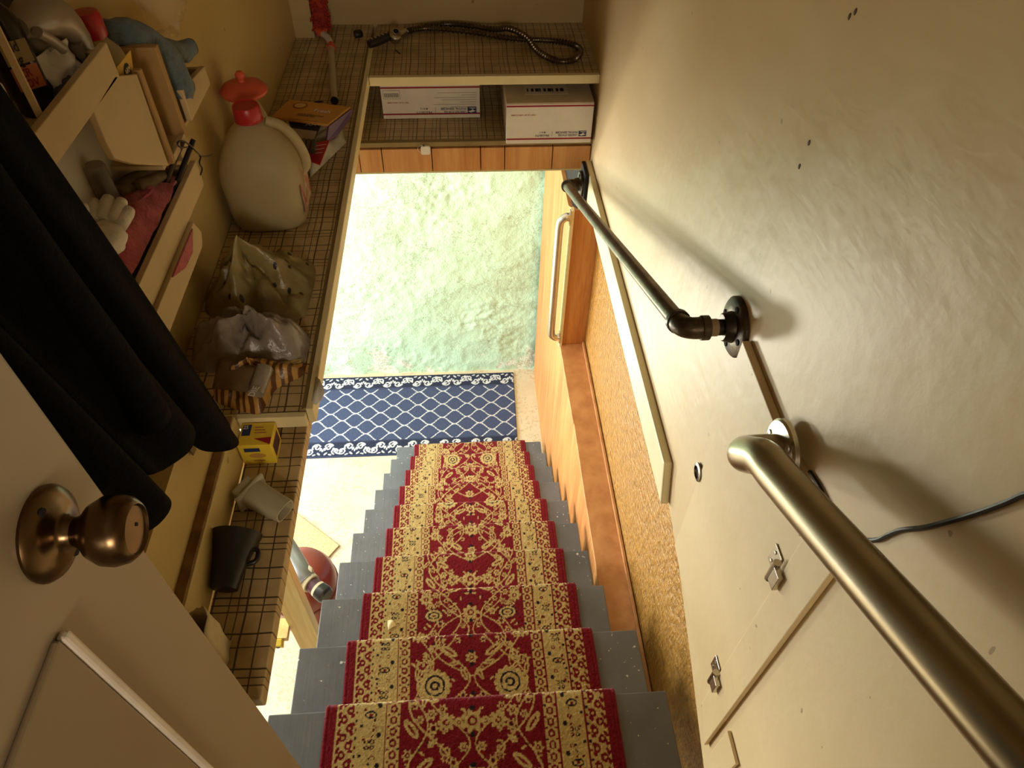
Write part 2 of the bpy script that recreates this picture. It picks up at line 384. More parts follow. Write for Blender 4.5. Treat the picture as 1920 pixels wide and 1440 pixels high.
# ---- shelves
ZU, ZL, ZE = 2.876, 2.826, 2.699
s = thing('side_shelf', 'long upper side shelf covered in grid contact paper with raised cream edge strip', 'shelf', (-.34, 1.4, ZU-.022))
obj('board', MB().box(-.4455, -.243, .686, 2.127, ZU-.022, ZU), [M_PAPER], s, bevel=.0015)
obj('edge_strip', MB().box(-.243, -.232, .686, 2.02, ZU-.024, ZU+.006), M_TRIM, s, bevel=.0015)
obj('end_strip', MB().box(-.4455, -.243, .676, .686, ZU-.022, ZU+.001), M_TRIM, s, bevel=.001)
obj('inner_bead', MB().slab([(-.2505, .69, ZU), (-.2435, .69, ZU), (-.2435, .69, ZU+.0055)], (0, 1.32, 0)), pm('olive_bead', (150, 130, 84), .5), s)
s = thing('near_shelf', 'narrow lower shelf covered in grid contact paper beside the door', 'shelf', (-.29, .6, ZL-.024))
obj('board', MB().box(-.3345, -.2525, .300, 1.05, ZL-.024, ZL), M_PAPER, s, bevel=.002)
s = thing('end_shelf', 'upper shelf across the end wall with a shower hose on it', 'shelf', (.06, 1.95, ZU-.02))
obj('board', MB().box(-.231, XW, 1.798, 2.127, ZU-.02, ZU), M_PAPER, s)
obj('edge_strip', MB().box(-.231, XW, 1.783, 1.798, ZU-.0215, ZU+.001), M_TRIM, s, bevel=.0015)
s = thing('end_shelf', 'lower shelf across the end wall holding the two mail boxes', 'shelf', (.0, 1.95, ZE-.02))
obj('board', MB().box(-.40, XW, 1.800, 2.127, ZE-.02, ZE), M_PAPER, s)
obj('edge_strip', MB().box(-.40, XW, 1.784, 1.800, ZE-.0125, ZE+.001), MATS['olive_bead'], s, bevel=.0015)

# ---- staircase
RUN, RISE, Y0, Z0 = .2359, .19327, .5977, 1.933
M_TREAD = None
def tread_mat():
    m = bpy.data.materials.new('grey_floor_paint'); t = NT(m); co = t.coord('Object')
    n = t.noise(co, 30, 4, .6); k = t.math('GREATER_THAN', t.noise(co, 75, 2, .6), .715)
    base = t.ramp(t.noise(co, 6, 4), [(.35, lin((104, 108, 116))), (.7, lin((88, 92, 100)))])
    t.link(t.mix(t.math('MULTIPLY', k, .8), base, lin((226, 226, 222))), t.p.inputs['Base Color'])
    t.p.inputs['Roughness'].default_value = .34
    rid = t.noise(t.coord('Object', (90, 1.5, 1)), 1.2, 2)
    t.bump(t.math('ADD', n, t.math('MULTIPLY', rid, .6)), .25, .004); return m
M_TREAD = tread_mat()
st = thing('staircase', 'steep flight of grey painted wooden steps going down to the basement', 'stairs', (0, 1.7, 0))
T = .012                              # runner thickness
for i in range(-1, 10):
    y, z = Y0+i*RUN, Z0-i*RISE
    xr = (.438 if i < 2 else .402 if i < 4 else .41); xl = -.502+(.0 if i < 5 else (i-4)*.005)
    obj('tread', MB().box(xl, xr, y-RUN+(-.03 if i >= 0 else -.0), y-T, z-T-.028, z-T), M_TREAD, st, bevel=.003)
    obj('riser', MB().box(-.47, .40, y-T-.045, y-T-.028, max(z-RISE-T, .001), z-T-.028), M_TREAD, st)
for x in (-.468, .382):
    ps = [(x, Y0-.07-RUN, Z0-T-.03), (x, Y0-.07-RUN, Z0-.25)]
    lo = [(x, Y0-.07+9*RUN, Z0-10*RISE-T+.02), (x, Y0-.07+9*RUN, .001), (x, Y0-.07+9*RUN-.25, .001)]
    obj('stringer', MB().slab([ps[1], ps[0], lo[0], lo[1], lo[2]], (.028 if x < 0 else .02, 0, 0)), M_TREAD, st)

# ---- patterns as small rasters sampled onto dense meshes
class Ras:
    def __init__(s, w, h, res, c, wrap=True):
        s.w, s.h, s.res = w, h, res; s.nx, s.ny = int(round(w/res)), int(round(h/res)); s.a = np.empty((s.ny, s.nx, 3), np.float32); s.a[:] = c; s.wrap = wrap
        s.X = (np.arange(s.nx)+.5)*res; s.Y = (np.arange(s.ny)+.5)*res
    def fill(s, x0, x1, c): s.a[:, int(x0/s.res):int(round(x1/s.res))] = c
    def rows(s, y0, y1, c): s.a[int(y0/s.res):int(round(y1/s.res)), :] = c
    def disc(s, x, y, r, c, ry=None, rot=0):
        ry = ry or r; m = max(r, ry)
        i0, i1 = int((y-m)/s.res)-1, int((y+m)/s.res)+2; j0, j1 = max(int((x-m)/s.res)-1, 0), min(int((x+m)/s.res)+2, s.nx)
        if j1 <= j0: return
        ii = np.arange(i0, i1); 
        dy = ((ii+.5)*s.res-y)[:, None]; dx = ((np.arange(j0, j1)+.5)*s.res-x)[None]
        u = dx*math.cos(rot)+dy*math.sin(rot); v = -dx*math.sin(rot)+dy*math.cos(rot)
        k = (u/r)**2+(v/ry)**2 <= 1
        for n, i in enumerate(ii):
            if s.wrap: i %= s.ny
            elif i < 0 or i >= s.ny: continue
            s.a[i, j0:j1][k[n]] = c
    def stroke(s, pts, r, c):
        for (x0, y0), (x1, y1) in zip(pts[:-1], pts[1:]):
            n = max(1, int(math.hypot(x1-x0, y1-y0)/(r*.7)))
            for q in range(n+1): s.disc(x0+(x1-x0)*q/n, y0+(y1-y0)*q/n, r, c)
    def rosette(s, x, y, r, n, c, core=()):
        for q in range(n):
            a = 2*math.pi*q/n; s.disc(x+math.cos(a)*r*.72, y+math.sin(a)*r*.72, r*.3, c, r*.22, a)
        s.disc(x, y, r*.68, c)
        for k, cc in core: s.disc(x, y, r*k, cc)
def spiral(x, y, r, a0, turns, sgn, n=22):
    return [(x+r*(1-.8*k/n)*math.cos(a0+sgn*turns*2*math.pi*k/n), y+r*(1-.8*k/n)*math.sin(a0+sgn*turns*2*math.pi*k/n)) for k in range(n+1)]

RW = .686
def runner_tile():
    red, gold, dk = lin((116, 16, 30)), lin((190, 168, 112)), lin((34, 26, 34)); P = .645
    R = Ras(RW, P, .0016, red); c = RW/2
    for s in (-1, 1):
        X = lambda d: c+s*d                                # d measured from the centre line
        # borders
        def band(d0, d1, col):
            a, b = sorted((X(d0), X(d1))); R.fill(a, b, col)
        band(.262, .312, gold); band(.198, .262, gold); band(.166, .198, gold); band(.312, .343, red)
        for q in range(34):                                # outer guard: red meander on gold
            y = q*P/34
            R.disc(X(.288+.007*(-1)**q), y, .0085, red, .0095); R.disc(X(.288+.007*(-1)**q), y, .0034, gold); R.disc(X(.276), y+.008, .0042, red, .006, q*.9); R.disc(X(.306), y+.009, .0038, red, .005)
            R.disc(X(.303), y+.015, .0035, red); R.disc(X(.267), y+.015, .003, dk if q % 2 else red)
        for q in range(10):                                # middle band: small dark devices on gold
            y = q*P/10
            if q % 2:
                for dx, dy in ((-.006, -.006), (.006, -.006), (-.006, .006), (.006, .006)): R.disc(X(.234)+dx, y+dy, .0052, dk); R.disc(X(.234)+dx, y+dy, .0028, gold)
            else:
                R.disc(X(.234), y, .014, dk, .008); R.disc(X(.234), y, .010, gold, .005); R.disc(X(.234), y, .004, red)
            R.disc(X(.214), y+.02, .0055, dk); R.disc(X(.254), y+.042, .004, dk); R.disc(X(.225), y+.036, .005, red); R.disc(X(.225), y+.036, .0025, gold)
            R.disc(X(.247), y+.012, .0035, red)
        for q in range(26):                                # inner guard
            y = q*P/26; R.disc(X(.181), y, .0085, red, .009); R.disc(X(.181), y, .0045, gold); R.disc(X(.193), y+.012, .003, red); R.disc(X(.170), y+.012, .003, dk if q % 3 == 0 else red)
        R.stroke([(X(.262), 0), (X(.262), P)], .0014, red); R.stroke([(X(.198), 0), (X(.198), P)], .0014, red)
        # vines of the field
        v = lambda f: [(X(f(k/60)), k/60*P) for k in range(61)]
        R.stroke(v(lambda u: .088+.058*math.sin(2*math.pi*u*2)), .0023, gold)
        R.stroke(v(lambda u: .052+.046*math.sin(2*math.pi*u*3+1.9)), .0019, gold)
        R.stroke(v(lambda u: .128+.026*math.sin(2*math.pi*u*3+.6)), .0019, gold)
        for y in (.0, .33):                                # arches that meet on the centre line
            R.stroke([(X(.10*math.sin(math.pi*k/16)), y+.10+.16*k/16) for k in range(17)], .002, gold)
        # leaves and small flowers
        for k in range(64):
            u = (k*.377) % 1; f = (.088+.058*math.sin(2*math.pi*u*2), .052+.046*math.sin(2*math.pi*u*3+1.9), .128+.026*math.sin(2*math.pi*u*3+.6))[k % 3]
            y = u*P; d = f+(.014 if k % 2 else -.013)
            if d < .01 or d > .158: continue
            if k % 4 == 3: R.disc(X(d), y, .017, gold, .0065, (k*1.1)); R.disc(X(d), y, .009, red, .0018, (k*1.1))
            else: R.rosette(X(d), y, .0095+.002*(k % 3), 6, gold, ((.42, red), (.2, dk if k % 5 == 0 else gold)))
        R.rosette(X(.10), .08, .043, 14, gold, ((.64, dk), (.52, gold), (.30, dk), (.16, gold)))       # big rosettes
        y = .575
        for q in range(14):
            a = 2*math.pi*q/14; R.disc(X(.115)+math.cos(a)*.027, y+math.sin(a)*.021, .005, dk, .0026, a)
        R.disc(X(.115), y, .026, gold, .018); R.disc(X(.115), y, .019, dk, .012); R.disc(X(.115), y, .014, gold, .008); R.disc(X(.115), y, .006, red, .003)
        for y, d in ((.50, .148), (.63, .140), (.22, .145), (.36, .06)):
            R.rosette(X(d), y, .021, 8, gold, ((.36, red), (.18, gold)))
        for y, d, a in ((.17, .06, .6), (.27, .11, -.7), (.42, .10, .5), (.02, .045, -.5), (.35, .14, .9)):
            R.disc(X(d), y, .026, gold, .010, a*s); R.disc(X(d), y, .016, red, .0028, a*s)
        for q in range(40):                                # tiny leaves and specks
            d = .012+.150*((q*.618) % 1); y = P*((q*.2763) % 1)
            R.disc(X(d), y, .0075, gold, .0030, q*1.3*s); R.disc(X(d)+.007*s, y+.006, .0028, dk if q % 3 == 0 else gold)
        for q in range(46): R.disc(X(.198+.064*((q*.618) % 1)), P*((q*.3819) % 1), .0036, red if q % 3 else dk, .0018, q*1.7)
        R.stroke(spiral(X(.135), .135, .018, 0, 1.1, s), .0028, gold); R.stroke(spiral(X(.06), .30, .015, 2, 1.1, -s), .0024, gold)
    for y, r in ((.03, .024), (.15, .017), (.24, .026), (.36, .028), (.45, .022), (.58, .026)):
        R.rosette(c, y, r, 7, gold, ((.4, red), (.22, gold))); R.disc(c, y+r*1.05, .008, dk, .005); R.disc(c, y-r*1.05, .006, dk, .006)
    return R
def pile_mat(name, bumps=.5, rough=.95, sc=420):
    m = bpy.data.materials.new(name); t = NT(m); co = t.coord('Object')
    at = t.new('ShaderNodeVertexColor'); at.layer_name = 'pattern'
    n = t.noise(co, sc, 2, .7); sh = t.math('ADD', .30, t.math('MULTIPLY', t.math('ADD', t.math('MULTIPLY', n, .6), t.math('MULTIPLY', t.noise(co, sc*.33, 3, .75), .4)), 1.45))
    mx = t.new('ShaderNodeVectorMath', operation='SCALE'); t.link(at.outputs[0], mx.inputs[0]); t.link(sh, mx.inputs['Scale'])
    t.link(mx.outputs[0], t.p.inputs['Base Color']); t.p.inputs['Roughness'].default_value = rough
    t.p.inputs['Specular IOR Level'].default_value = .1; t.p.inputs['Sheen Weight'].default_value = .15
    t.bump(t.math('ADD', n, t.math('MULTIPLY', t.noise(co, sc*.3, 2), 1.2)), bumps, .006); return m
def color_mesh(name, V, F, C, mat, base, parent=None):
    me = bpy.data.meshes.new(name); me.vertices.add(len(V)); me.vertices.foreach_set('co', np.asarray(V, np.float32).ravel())
    F = np.asarray(F, np.int32); me.loops.add(F.size); me.loops.foreach_set('vertex_index', F.ravel())
    me.polygons.add(len(F)); me.polygons.foreach_set('loop_start', np.arange(0, F.size, 4, dtype=np.int32)); me.polygons.foreach_set('loop_total', np.full(len(F), 4, np.int32))
    me.update(calc_edges=True); me.validate()
    ca = me.color_attributes.new('pattern', 'FLOAT_COLOR', 'POINT'); ca.data.foreach_set('color', np.concatenate([C, np.ones((len(C), 1))], 1).astype(np.float32).ravel())
    return link_obj(name, me, mat, parent, 0, True, 0, 0, base)
def gridfaces(r, c):
    i = np.arange(r-1)[:, None]*c+np.arange(c-1)[None]; i = i.ravel(); return np.stack([i, i+1, i+c+1, i+c], 1)

def runner():
    path = []
    def seg(a, b, st): 
        n = max(1, int(math.dist(a, b)/st))
        for k in range(n): path.append((a[0]+(b[0]-a[0])*k/n, a[1]+(b[1]-a[1])*k/n))
    ys, zs = Y0-2*RUN+.03, Z0+RISE
    cur = (ys, zs); rr = .011; mark = 0
    for i in range(-1, 10):
        y, z = Y0+i*RUN, Z0-i*RISE; st_ = .0022 if i < 3 else .0036
        if i == 1: mark = len(path)
        seg(cur, (y-rr, z), st_)
        for k in range(6): a = math.pi/2*k/6; path.append((y-rr+rr*math.sin(a), z-rr+rr*math.cos(a)))
        back = y-.020; zb = max(z-RISE, .012)
        seg((y, z-rr), (y-.004, z-.040), st_); seg((y-.004, z-.040), (back, z-.075), st_); seg((back, z-.075), (back, zb), st_); cur = (back+.002, zb)
    P = np.array(path); R = runner_tile(); nx = 310
    s = np.concatenate([[0], np.cumsum(np.hypot(*np.diff(P, axis=0).T))]); tx = np.linspace(0, RW, nx)
    # colours from the tile
    ii = ((s-s[mark]-.115+.08+2*R.h)/R.res).astype(int) % R.ny; jj = np.clip((tx/R.res).astype(int), 0, R.nx-1)
    C = R.a[ii][:, jj]
    xc = -.0294; wob = .0025*np.sin(s*3.1)+.0015*np.sin(s*9)
    V = np.empty((len(P), nx, 3)); V[:, :, 0] = xc-RW/2+tx[None]+wob[:, None]; V[:, :, 1] = P[:, 0][:, None]; V[:, :, 2] = P[:, 1][:, None]
    fz = RNG.normal(0, .0007, V.shape[:2]); V[:, :, 2] += fz; V[:, :, 1] += RNG.normal(0, .0006, fz.shape)
    # rolled binding at both edges
    d = np.minimum(tx, RW-tx); drop = np.where(d < .006, .011*(1-d/.006)**2, 0)
    t_ = np.gradient(P, axis=0); t_ /= np.linalg.norm(t_, axis=1)[:, None]; nrm = np.stack([-t_[:, 1], t_[:, 0]], 1); nrm *= np.sign((nrm @ np.array([.6, .8])))[:, None]
    V[:, :, 1] -= nrm[:, 0][:, None]*drop[None]; V[:, :, 2] -= nrm[:, 1][:, None]*drop[None]
    gr = np.abs(d-.012) < .0025; V[:, gr, 2] -= .0015
    o = color_mesh('stair_runner', V.reshape(-1, 3), gridfaces(len(P), nx), C.reshape(-1, 3), pile_mat('runner_pile'), (xc, 1.6, 0))
    tag(o, 'red and gold floral carpet runner covering the middle of the steps', 'carpet')
runner()

def rug():
    L, Wd = 1.52, .70; navy, blue, wht = lin((36, 42, 64)), lin((62, 72, 102)), lin((196, 198, 202))
    R = Ras(L, Wd, .0033, blue, wrap=False); b = .125
    H, PW = .118, .166
    for n in range(-1, 10):
        for sg in (0,):
            pts = [(x, b+n*H/2+(-1)**n*(H/4)*math.cos(2*math.pi*x/PW)+.01) for x in np.linspace(0, L, 340)]
            for k, (x, y) in enumerate(pts):
                if b < y < Wd-b: R.disc(x, y, .0034 if k % 3 else .005, wht)
    for y0, y1, fl in ((0, b, 1), (Wd-b, Wd, -1)):
        R.rows(y0, y1, navy); R.rows(y0+.004, y0+.007, blue); R.rows(y1-.007, y1-.004, blue)
        yc = (y0+y1)/2
        for q in range(8):
            x = .03+q*.205
            for sg in (-1, 1):
                R.stroke(spiral(x+sg*.036, yc+fl*.018, .030, math.pi/2*(1-sg)+.4, 1.25, sg*fl), .0048, wht)
                R.stroke(spiral(x+sg*.083, yc-fl*.014, .026, 1.2, 1.2, -sg*fl), .0045, wht)
                for k in range(5): R.disc(x+sg*(.045+.012*k), yc+fl*(.034-.016*k+.01*(k % 2)), .013, wht, .006, .6*sg*fl+k*.5)
                R.disc(x+sg*.022, yc-fl*.034, .014, wht, .006, .8*sg*fl); R.disc(x+sg*.05, yc-fl*.042, .012, wht, .005, .3*sg)
            for k in range(5): R.disc(x+(k-2)*.011, yc-fl*(.005-.018*abs(k-2)/2), .006, wht, .016, (k-2)*.35*fl)
            R.disc(x, yc+fl*.02, .006, navy, .022); R.disc(x, yc+fl*.018, .018, navy, .006)
    nx, ny = R.nx, R.ny; c0 = Vector((.296, 3.478)); ux = Vector((-1, .004)); uy = Vector((-.02, -1))
    X, Y = np.meshgrid((np.arange(nx)+.5)*R.res, (np.arange(ny)+.5)*R.res)
    V = np.stack([c0.x+ux.x*X+uy.x*Y, c0.y+ux.y*X+uy.y*Y, np.full_like(X, .011)+RNG.normal(0, .0005, X.shape)], -1)
    e = np.minimum(np.minimum(X, L-X), np.minimum(Y, Wd-Y)); V[..., 2] -= np.where(e < .004, .0105, 0)
    o = color_mesh('floor_mat', V.reshape(-1, 3), gridfaces(ny, nx), R.a.reshape(-1, 3), pile_mat('rug_pile', .35, .95, 260), (-.4, 3.13, 0))
    tag(o, 'blue runner rug with white lattice and scroll borders on the basement floor', 'rug')
rug()

# ================================================================== RAILS
M_IRON = pm('black_iron', (52, 46, 40), .38, .25, 30, .25, 80, metal=.75, c2=(92, 78, 60))
M_PIPE = pm('dark_pipe', (74, 62, 48), .34, .3, 22, .15, 70, metal=.85, c2=(128, 108, 82))
M_NICKEL = pm('satin_nickel', (168, 156, 134), .3, .08, 20, metal=1)
M_STEEL = pm('brushed_steel', (214, 210, 202), .26, .06, 20, metal=1)
def flange(parent, c, r, mat, name='flange', holes=4, axis=(-1, 0, 0)):
    f = obj(name, MB().lathe([(r, 0), (r, .005), (r*.93, .0075), (r*.52, .009), (r*.46, .020), (r*.42, .0215)], c, axis, 32), mat, parent, smooth='auto')
    c = Vector(c); ax = Vector(axis); u = Vector((0, .707, .707)); v = ax.cross(u)
    for k in range(holes):
        a = math.pi/4+k*2*math.pi/holes
        obj('screw', MB().lathe([(.0045, 0), (.0042, .0015), (0, .002)], c+ax*.0082+(u*math.cos(a)+v*math.sin(a))*r*.72, axis, 12), M_DARK if mat is M_IRON else M_STEEL, f)
    return f
# dark iron pipe rail down the right wall
A = Vector((.281, .67, 3.033)); B = Vector((.281, 1.742, 2.588)); d = (B-A).normalized()
rl = thing('pipe_handrail', 'dark iron pipe handrail sloping down the right wall on two flanges', 'handrail', (XW, 1.2, 2.55))
obj('pipe', MB().tube([A+d*.012, A+d*.3, A+d*.7, B-d*.012], .0122, 18), M_PIPE, rl, smooth='auto')
for e, x0, dd in ((A, XW, d), (B, XL-.011, -d)):
    c = Vector((x0, e.y, e.z)); r = .041 if x0 == XW else .037
    fl = flange(rl, c, r, M_IRON)
    nip = obj('nipple', MB().tube([c+Vector((-.012, 0, 0)), Vector((e.x+.012, e.y, e.z))], .0108, 16), M_IRON, rl, smooth='auto')
    if x0 == XW: obj('tape_wrap', MB().tube([(XW-.040, e.y, e.z), (XW-.028, e.y, e.z)], .0117, 16, False), pm('beige_tape', (176, 150, 118), .8), nip, smooth=True)
    X1 = Vector((1, 0, 0)); pth = [e+X1*.030, e+X1*.014]+[e+X1*.014*(1-k/5)**1.6+dd*.014*(k/5)**1.6 for k in range(1, 5)]+[e+dd*.014, e+dd*.030]
    el = obj('elbow', MB().tube(pth, [.0152, .0148, .0146, .0146, .0146, .0146, .0148, .0152], 18), M_IRON, rl, smooth='auto')
    obj('collar', MB().tube([e+X1*.022, e+X1*.033], .0168, 18), M_IRON, el, bevel=.001, smooth='auto')
    obj('collar', MB().tube([e+dd*.022, e+dd*.033], .0168, 18), M_IRON, el, bevel=.001, smooth='auto')
obj('mounting_block', MB().box(XL-.0105, XL-.0002, 1.70, 1.778, 2.55, 2.64), M_DARK, rl, bevel=.002)

# stainless grab bar in the foreground
gb = thing('grab_bar', 'thick satin metal grab bar on the right wall in the foreground', 'handrail', (XW, .2, 3.0))
c = Vector((XW-.0112, .455, 3.045)); c2 = Vector((XW, -.22, 3.40))
flange(gb, c, .037, M_STEEL, 'flange', 3)
flange(gb, c2, .037, M_STEEL, 'flange', 3)
p0, p1 = Vector((.291, .440, 3.078)), Vector((.291, -.205, 3.405))
dd = (p1-p0).normalized()
path = [c+Vector((-.004, 0, 0)), c+Vector((-.030, 0, .006))]+[c.lerp(p0, .5)+Vector((-.017, .006, 0))]+[p0+Vector((-.0, .0, .0))+dd*.012]+[p0+dd*t for t in (.045, .2, .45)]
path = smooth_path([c+Vector((-.004, 0, 0)), c+Vector((-.026, -.001, .002)), c+Vector((-.050, -.010, .012)), p0+dd*.03, p0+dd*.07], 7)+[p0+dd*t for t in (.2, .4, .6)]
path += smooth_path([p1-dd*.05, p1-dd*.02, c2+Vector((-.05, .01, -.004)), c2+Vector((-.026, 0, 0)), c2+Vector((-.004, 0, 0))], 6)
obj('bar', MB().tube(path, .0198, 28), M_NICKEL, gb, smooth='auto')

# vertical steel pull at the foot of the stairs
vb = thing('pull_bar', 'vertical shiny steel grab handle on the wooden panel at the stair foot', 'grab bar', (.425, YP-.005, 1.3))
yv, zt, zb, xb = YP-.004, 2.0, 1.325, .383
path = smooth_path([(.4245, yv, zt), (.405, yv, zt), (xb+.004, yv, zt-.018), (xb, yv, zt-.05)], 6)+[Vector((xb, yv, z)) for z in (1.8, 1.6)]+smooth_path([(xb, yv, zb+.05), (xb+.004, yv, zb+.018), (.405, yv, zb), (.4245, yv, zb)], 6)
obj('bar', MB().tube(path, .0178, 20), M_STEEL, vb, smooth='auto')
for z in (zt, zb):
    e = obj('end_plate', MB().box(.4215, .4249, yv-.011, yv+.011, z-.034, z+.034), M_STEEL, vb, bevel=.001)
    for s in (-1, 1): obj('screw', MB().lathe([(.004, 0), (.0035, .0015), (0, .002)], (.4215, yv, z+s*.026), (-1, 0, 0), 12), M_STEEL, e)

# thin cable stapled along the right wall
pts = [PX(a, b, XW-.0026) for a, b in ((1518, 884), (1536, 912), (1560, 960), (1600, 1005), (1640, 1013), (1665, 1003), (1690, 994), (1730, 990), (1775, 979), (1810, 969), (1850, 956), (1890, 941), (1925, 926), (1985, 915))]
tag(obj('cable', MB().tube(smooth_path(pts, 5), .0022, 8), pm('black_rubber', (30, 24, 20), .5), smooth='auto'), 'thin dark cable running across the right wall behind the grab bar', 'cable')

# ================================================================== END SHELF ITEMS
M_WHITE = pm('white_card', (226, 220, 214), .7, .05, 20, .05, 50)
M_KRAFT = pm('box_flap_card', (206, 190, 160), .75, .08, 20)
M_RED = pm('print_red', (150, 24, 42), .6, .05)
M_BLUE = pm('print_blue', (34, 46, 96), .6, .05)
M_INK = pm('print_ink', (46, 34, 38), .7, .05)
M_REDTXT = pm('print_pale_red', (176, 96, 92), .7, .05)
M_GREYTXT = pm('print_grey', (150, 134, 128), .7, .05)
r_, u_ = Vector((-1, 0, 0)), Vector((0, 0, -1))         # the cartons stand upside down
def eagle(parent, o, w, h, r, u):
    f = patch('postal_emblem', o, r, u, w, h, M_BLUE, parent, .0006)
    r, u = Vector(r), Vector(u); n = r.cross(u); q = lambda a, b: Vector(o)+r*(a*w)+u*(b*h)+n*.0011
    obj('emblem_wing', MB().add([q(.06, .62), q(.62, .88), q(.98, .66), q(.72, .60), q(.50, .46), q(.44, .30), q(.30, .52)], [(0, 1, 2, 3, 4, 5, 6)]), M_WHITE, f)
    obj('emblem_streak', MB().add([q(.06, .12), q(.88, .12), q(.62, .24), q(.16, .24)], [(0, 1, 2, 3)]), M_WHITE, f)
def mail_print(par, xr, y, zb, w, h, k, logo_x, logo_z, s, bar_x, pr_x):
    """print on the front face; xr = right edge, zb = bottom; distances measured leftward/upward"""
    P = lambda a, b: Vector((xr-a, y, zb+b))
    patch('red_stripe', P(0, .016), r_, u_, w, .0045, M_RED, par); patch('red_stripe', P(0, h-.003), r_, u_, w, .0045, M_RED, par)
    eagle(par, P(logo_x, logo_z+s*1.9), s*2.6, s*1.95, r_, u_)
    text('postal_lettering', 'UNITED STATES', s, P(logo_x+s*3.0, logo_z+s*.75), r_, u_, M_BLUE, par, squash=.9)
    text('postal_lettering', 'POSTAL SERVICE\u00ae', s, P(logo_x+s*3.0, logo_z+s*1.75), r_, u_, M_BLUE, par, squash=.9)
    patch('divider_line', P(bar_x, logo_z+s*1.9), r_, u_, .0007, s*1.9, M_INK, par)
    text('priority_lettering', 'PRIORITY', s*1.0, P(pr_x, logo_z+s*.75), r_, u_, M_INK, par, spacing=1.12)
    text('priority_lettering', 'MAIL', s*.75, P(pr_x+s*1.2, logo_z+s*1.75), r_, u_, M_INK, par, spacing=1.5)
def carton(label, x0, x1, y0, y1, h, tape):
    t = thing('mail_carton', label, 'box', ((x0+x1)/2, (y0+y1)/2, ZE+.0015), 'mail cartons on the lower end shelf')
    z0 = ZE+.0015
    obj('carton_body', MB().box(x0, x1, y0, y1, z0, z0+h), M_WHITE, t, bevel=.0015)
    return t, z0
t, z0 = carton('long low white mail carton standing left on the lower shelf, barcode on its face', -.222, .049, 1.916, 2.12, .096, 0)
mail_print(t, .049, 1.916, z0, .271, .094, 1, .010, .0145, .0096, .124, .134)
P = lambda a, b: Vector((.049-a, 1.916, z0+b))
patch('barcode_frame', P(.219, .082), r_, u_, .046, .024, M_INK, t); bf = patch('barcode_label', P(.2197, .0813), r_, u_, .0446, .0226, M_WHITE, t, .0007)
for k in range(22): patch('barcode_bar', P(.223+k*.0018, .0745), r_, u_, .0006+.0005*((k*7) % 3 == 0), .012, M_INK, bf, .0011)
text('small_lettering', 'VISIT US AT USPS.COM\u00ae', .0055, P(.196, .049), r_, u_, M_REDTXT, t)
for k in range(7): patch('print_line', P(.010, .074-.0066*k), r_, u_, (.105, .04, .115, .095, .045, .12, .07)[k], .0011, M_GREYTXT, t)
text('top_lettering', 'UNITED STATES   |  PRIORITY', .009, (.035, 1.945, z0+.096), (-1, 0, 0), (0, -1, 0), M_INK, t)
patch('top_stripe', (.049, 1.934, z0+.096), (-1, 0, 0), (0, -1, 0), .271, .004, M_RED, t)
t, z0 = carton('taller white mail carton at the right end of the lower shelf by the wall', .114, .343, 1.766, 2.11, .110, 1)
mail_print(t, .343, 1.766, z0, .229, .110, 1, .014, .020, .0080, .106, .114)
P = lambda a, b: Vector((.343-a, 1.766, z0+b))
text('small_lettering', 'VISIT US AT USPS.COM\u00ae', .006, P(.152, .083), r_, u_, M_REDTXT, t)
obj('top_flap', MB().box(.1145, .3425, 1.768, 1.935, z0+.1105, z0+.1125), M_KRAFT, t)
obj('top_flap', MB().box(.1145, .3425, 1.938, 2.108, z0+.1105, z0+.1125), M_KRAFT, t)
obj('shipping_label', MB().box(.165, .28, 1.815, 1.90, z0+.1127, z0+.1132), pm('label_paper', (222, 210, 186), .6), t)
for k in range(9): patch('label_bar', (.172+k*.011, 1.83, z0+.1132), (1, 0, 0), (0, 1, 0), .004+.003*(k % 3), .018, M_INK, t)
obj('tape', MB().box(.1147, .3423, 1.905, 1.968, z0+.1128, z0+.1131), pm('clear_tape', (196, 176, 140), .25, .03), t)

# white key tag on a nail under the shelf edge
c = PY(798, 281, 1.779)
t = thing('key_tag', 'small white rounded tag hanging from the lower shelf edge', 'tag', (c.x, 1.782, c.z-.016))
obj('tag_body', MB().lathe([(.0125, 0), (.0128, .0015), (.0128, .004), (.0118, .0055)], (c.x, 1.7835, c.z-.002), (0, -1, 0), 32, sq=5), pm('white_plastic', (240, 238, 230), .35, .02), t, smooth='auto')
obj('ring', MB().tube([(c.x-.012+.009*math.cos(a), 1.7815, c.z+.002+.010*math.sin(a)) for a in np.linspace(0, 6.283, 25)], .0007, 6, False), M_STEEL, t, smooth=True)
obj('nail', MB().tube([(c.x-.004, 1.7838, c.z+.012), (c.x-.004, 1.775, c.z+.013)], .0013, 8), M_IRON, t)

# shower hose and handset
hz = ZU+.0102
pts = [PZ(a, b, hz) for a, b in ((757, 62), (775, 55), (810, 48), (845, 45), (885, 49), (925, 55), (955, 63), (985, 78), (1005, 93), (1028, 108), (1052, 115), (1075, 112), (1088, 98), (1080, 86), (1050, 78), (1015, 75), (985, 74), (945, 70), (900, 62), (850, 56), (800, 53), (772, 56))]
pts = [p+Vector((0, 0, 0 if 0 < i < 12 else .0)) for i, p in enumerate(pts)]
for i in (14, 15, 16, 17): pts[i] = pts[i]+Vector((0, 0, .0))
for i in (6, 7): pts[i] = pts[i]+Vector((0, 0, .013))
sh = thing('shower_hose', 'ribbed chrome shower hose with handset lying looped on the upper end shelf', 'hose', (.05, 2.0, ZU))
pth = smooth_path(pts, 24); rr = [.0056+(.0028 if i % 4 < 2 else 0) for i in range(len(pth))]
obj('ribbed_hose', MB().tube(pth, rr, 10), pm('dull_chrome', (120, 106, 88), .3, .2, 30, metal=.9), sh, smooth='auto')
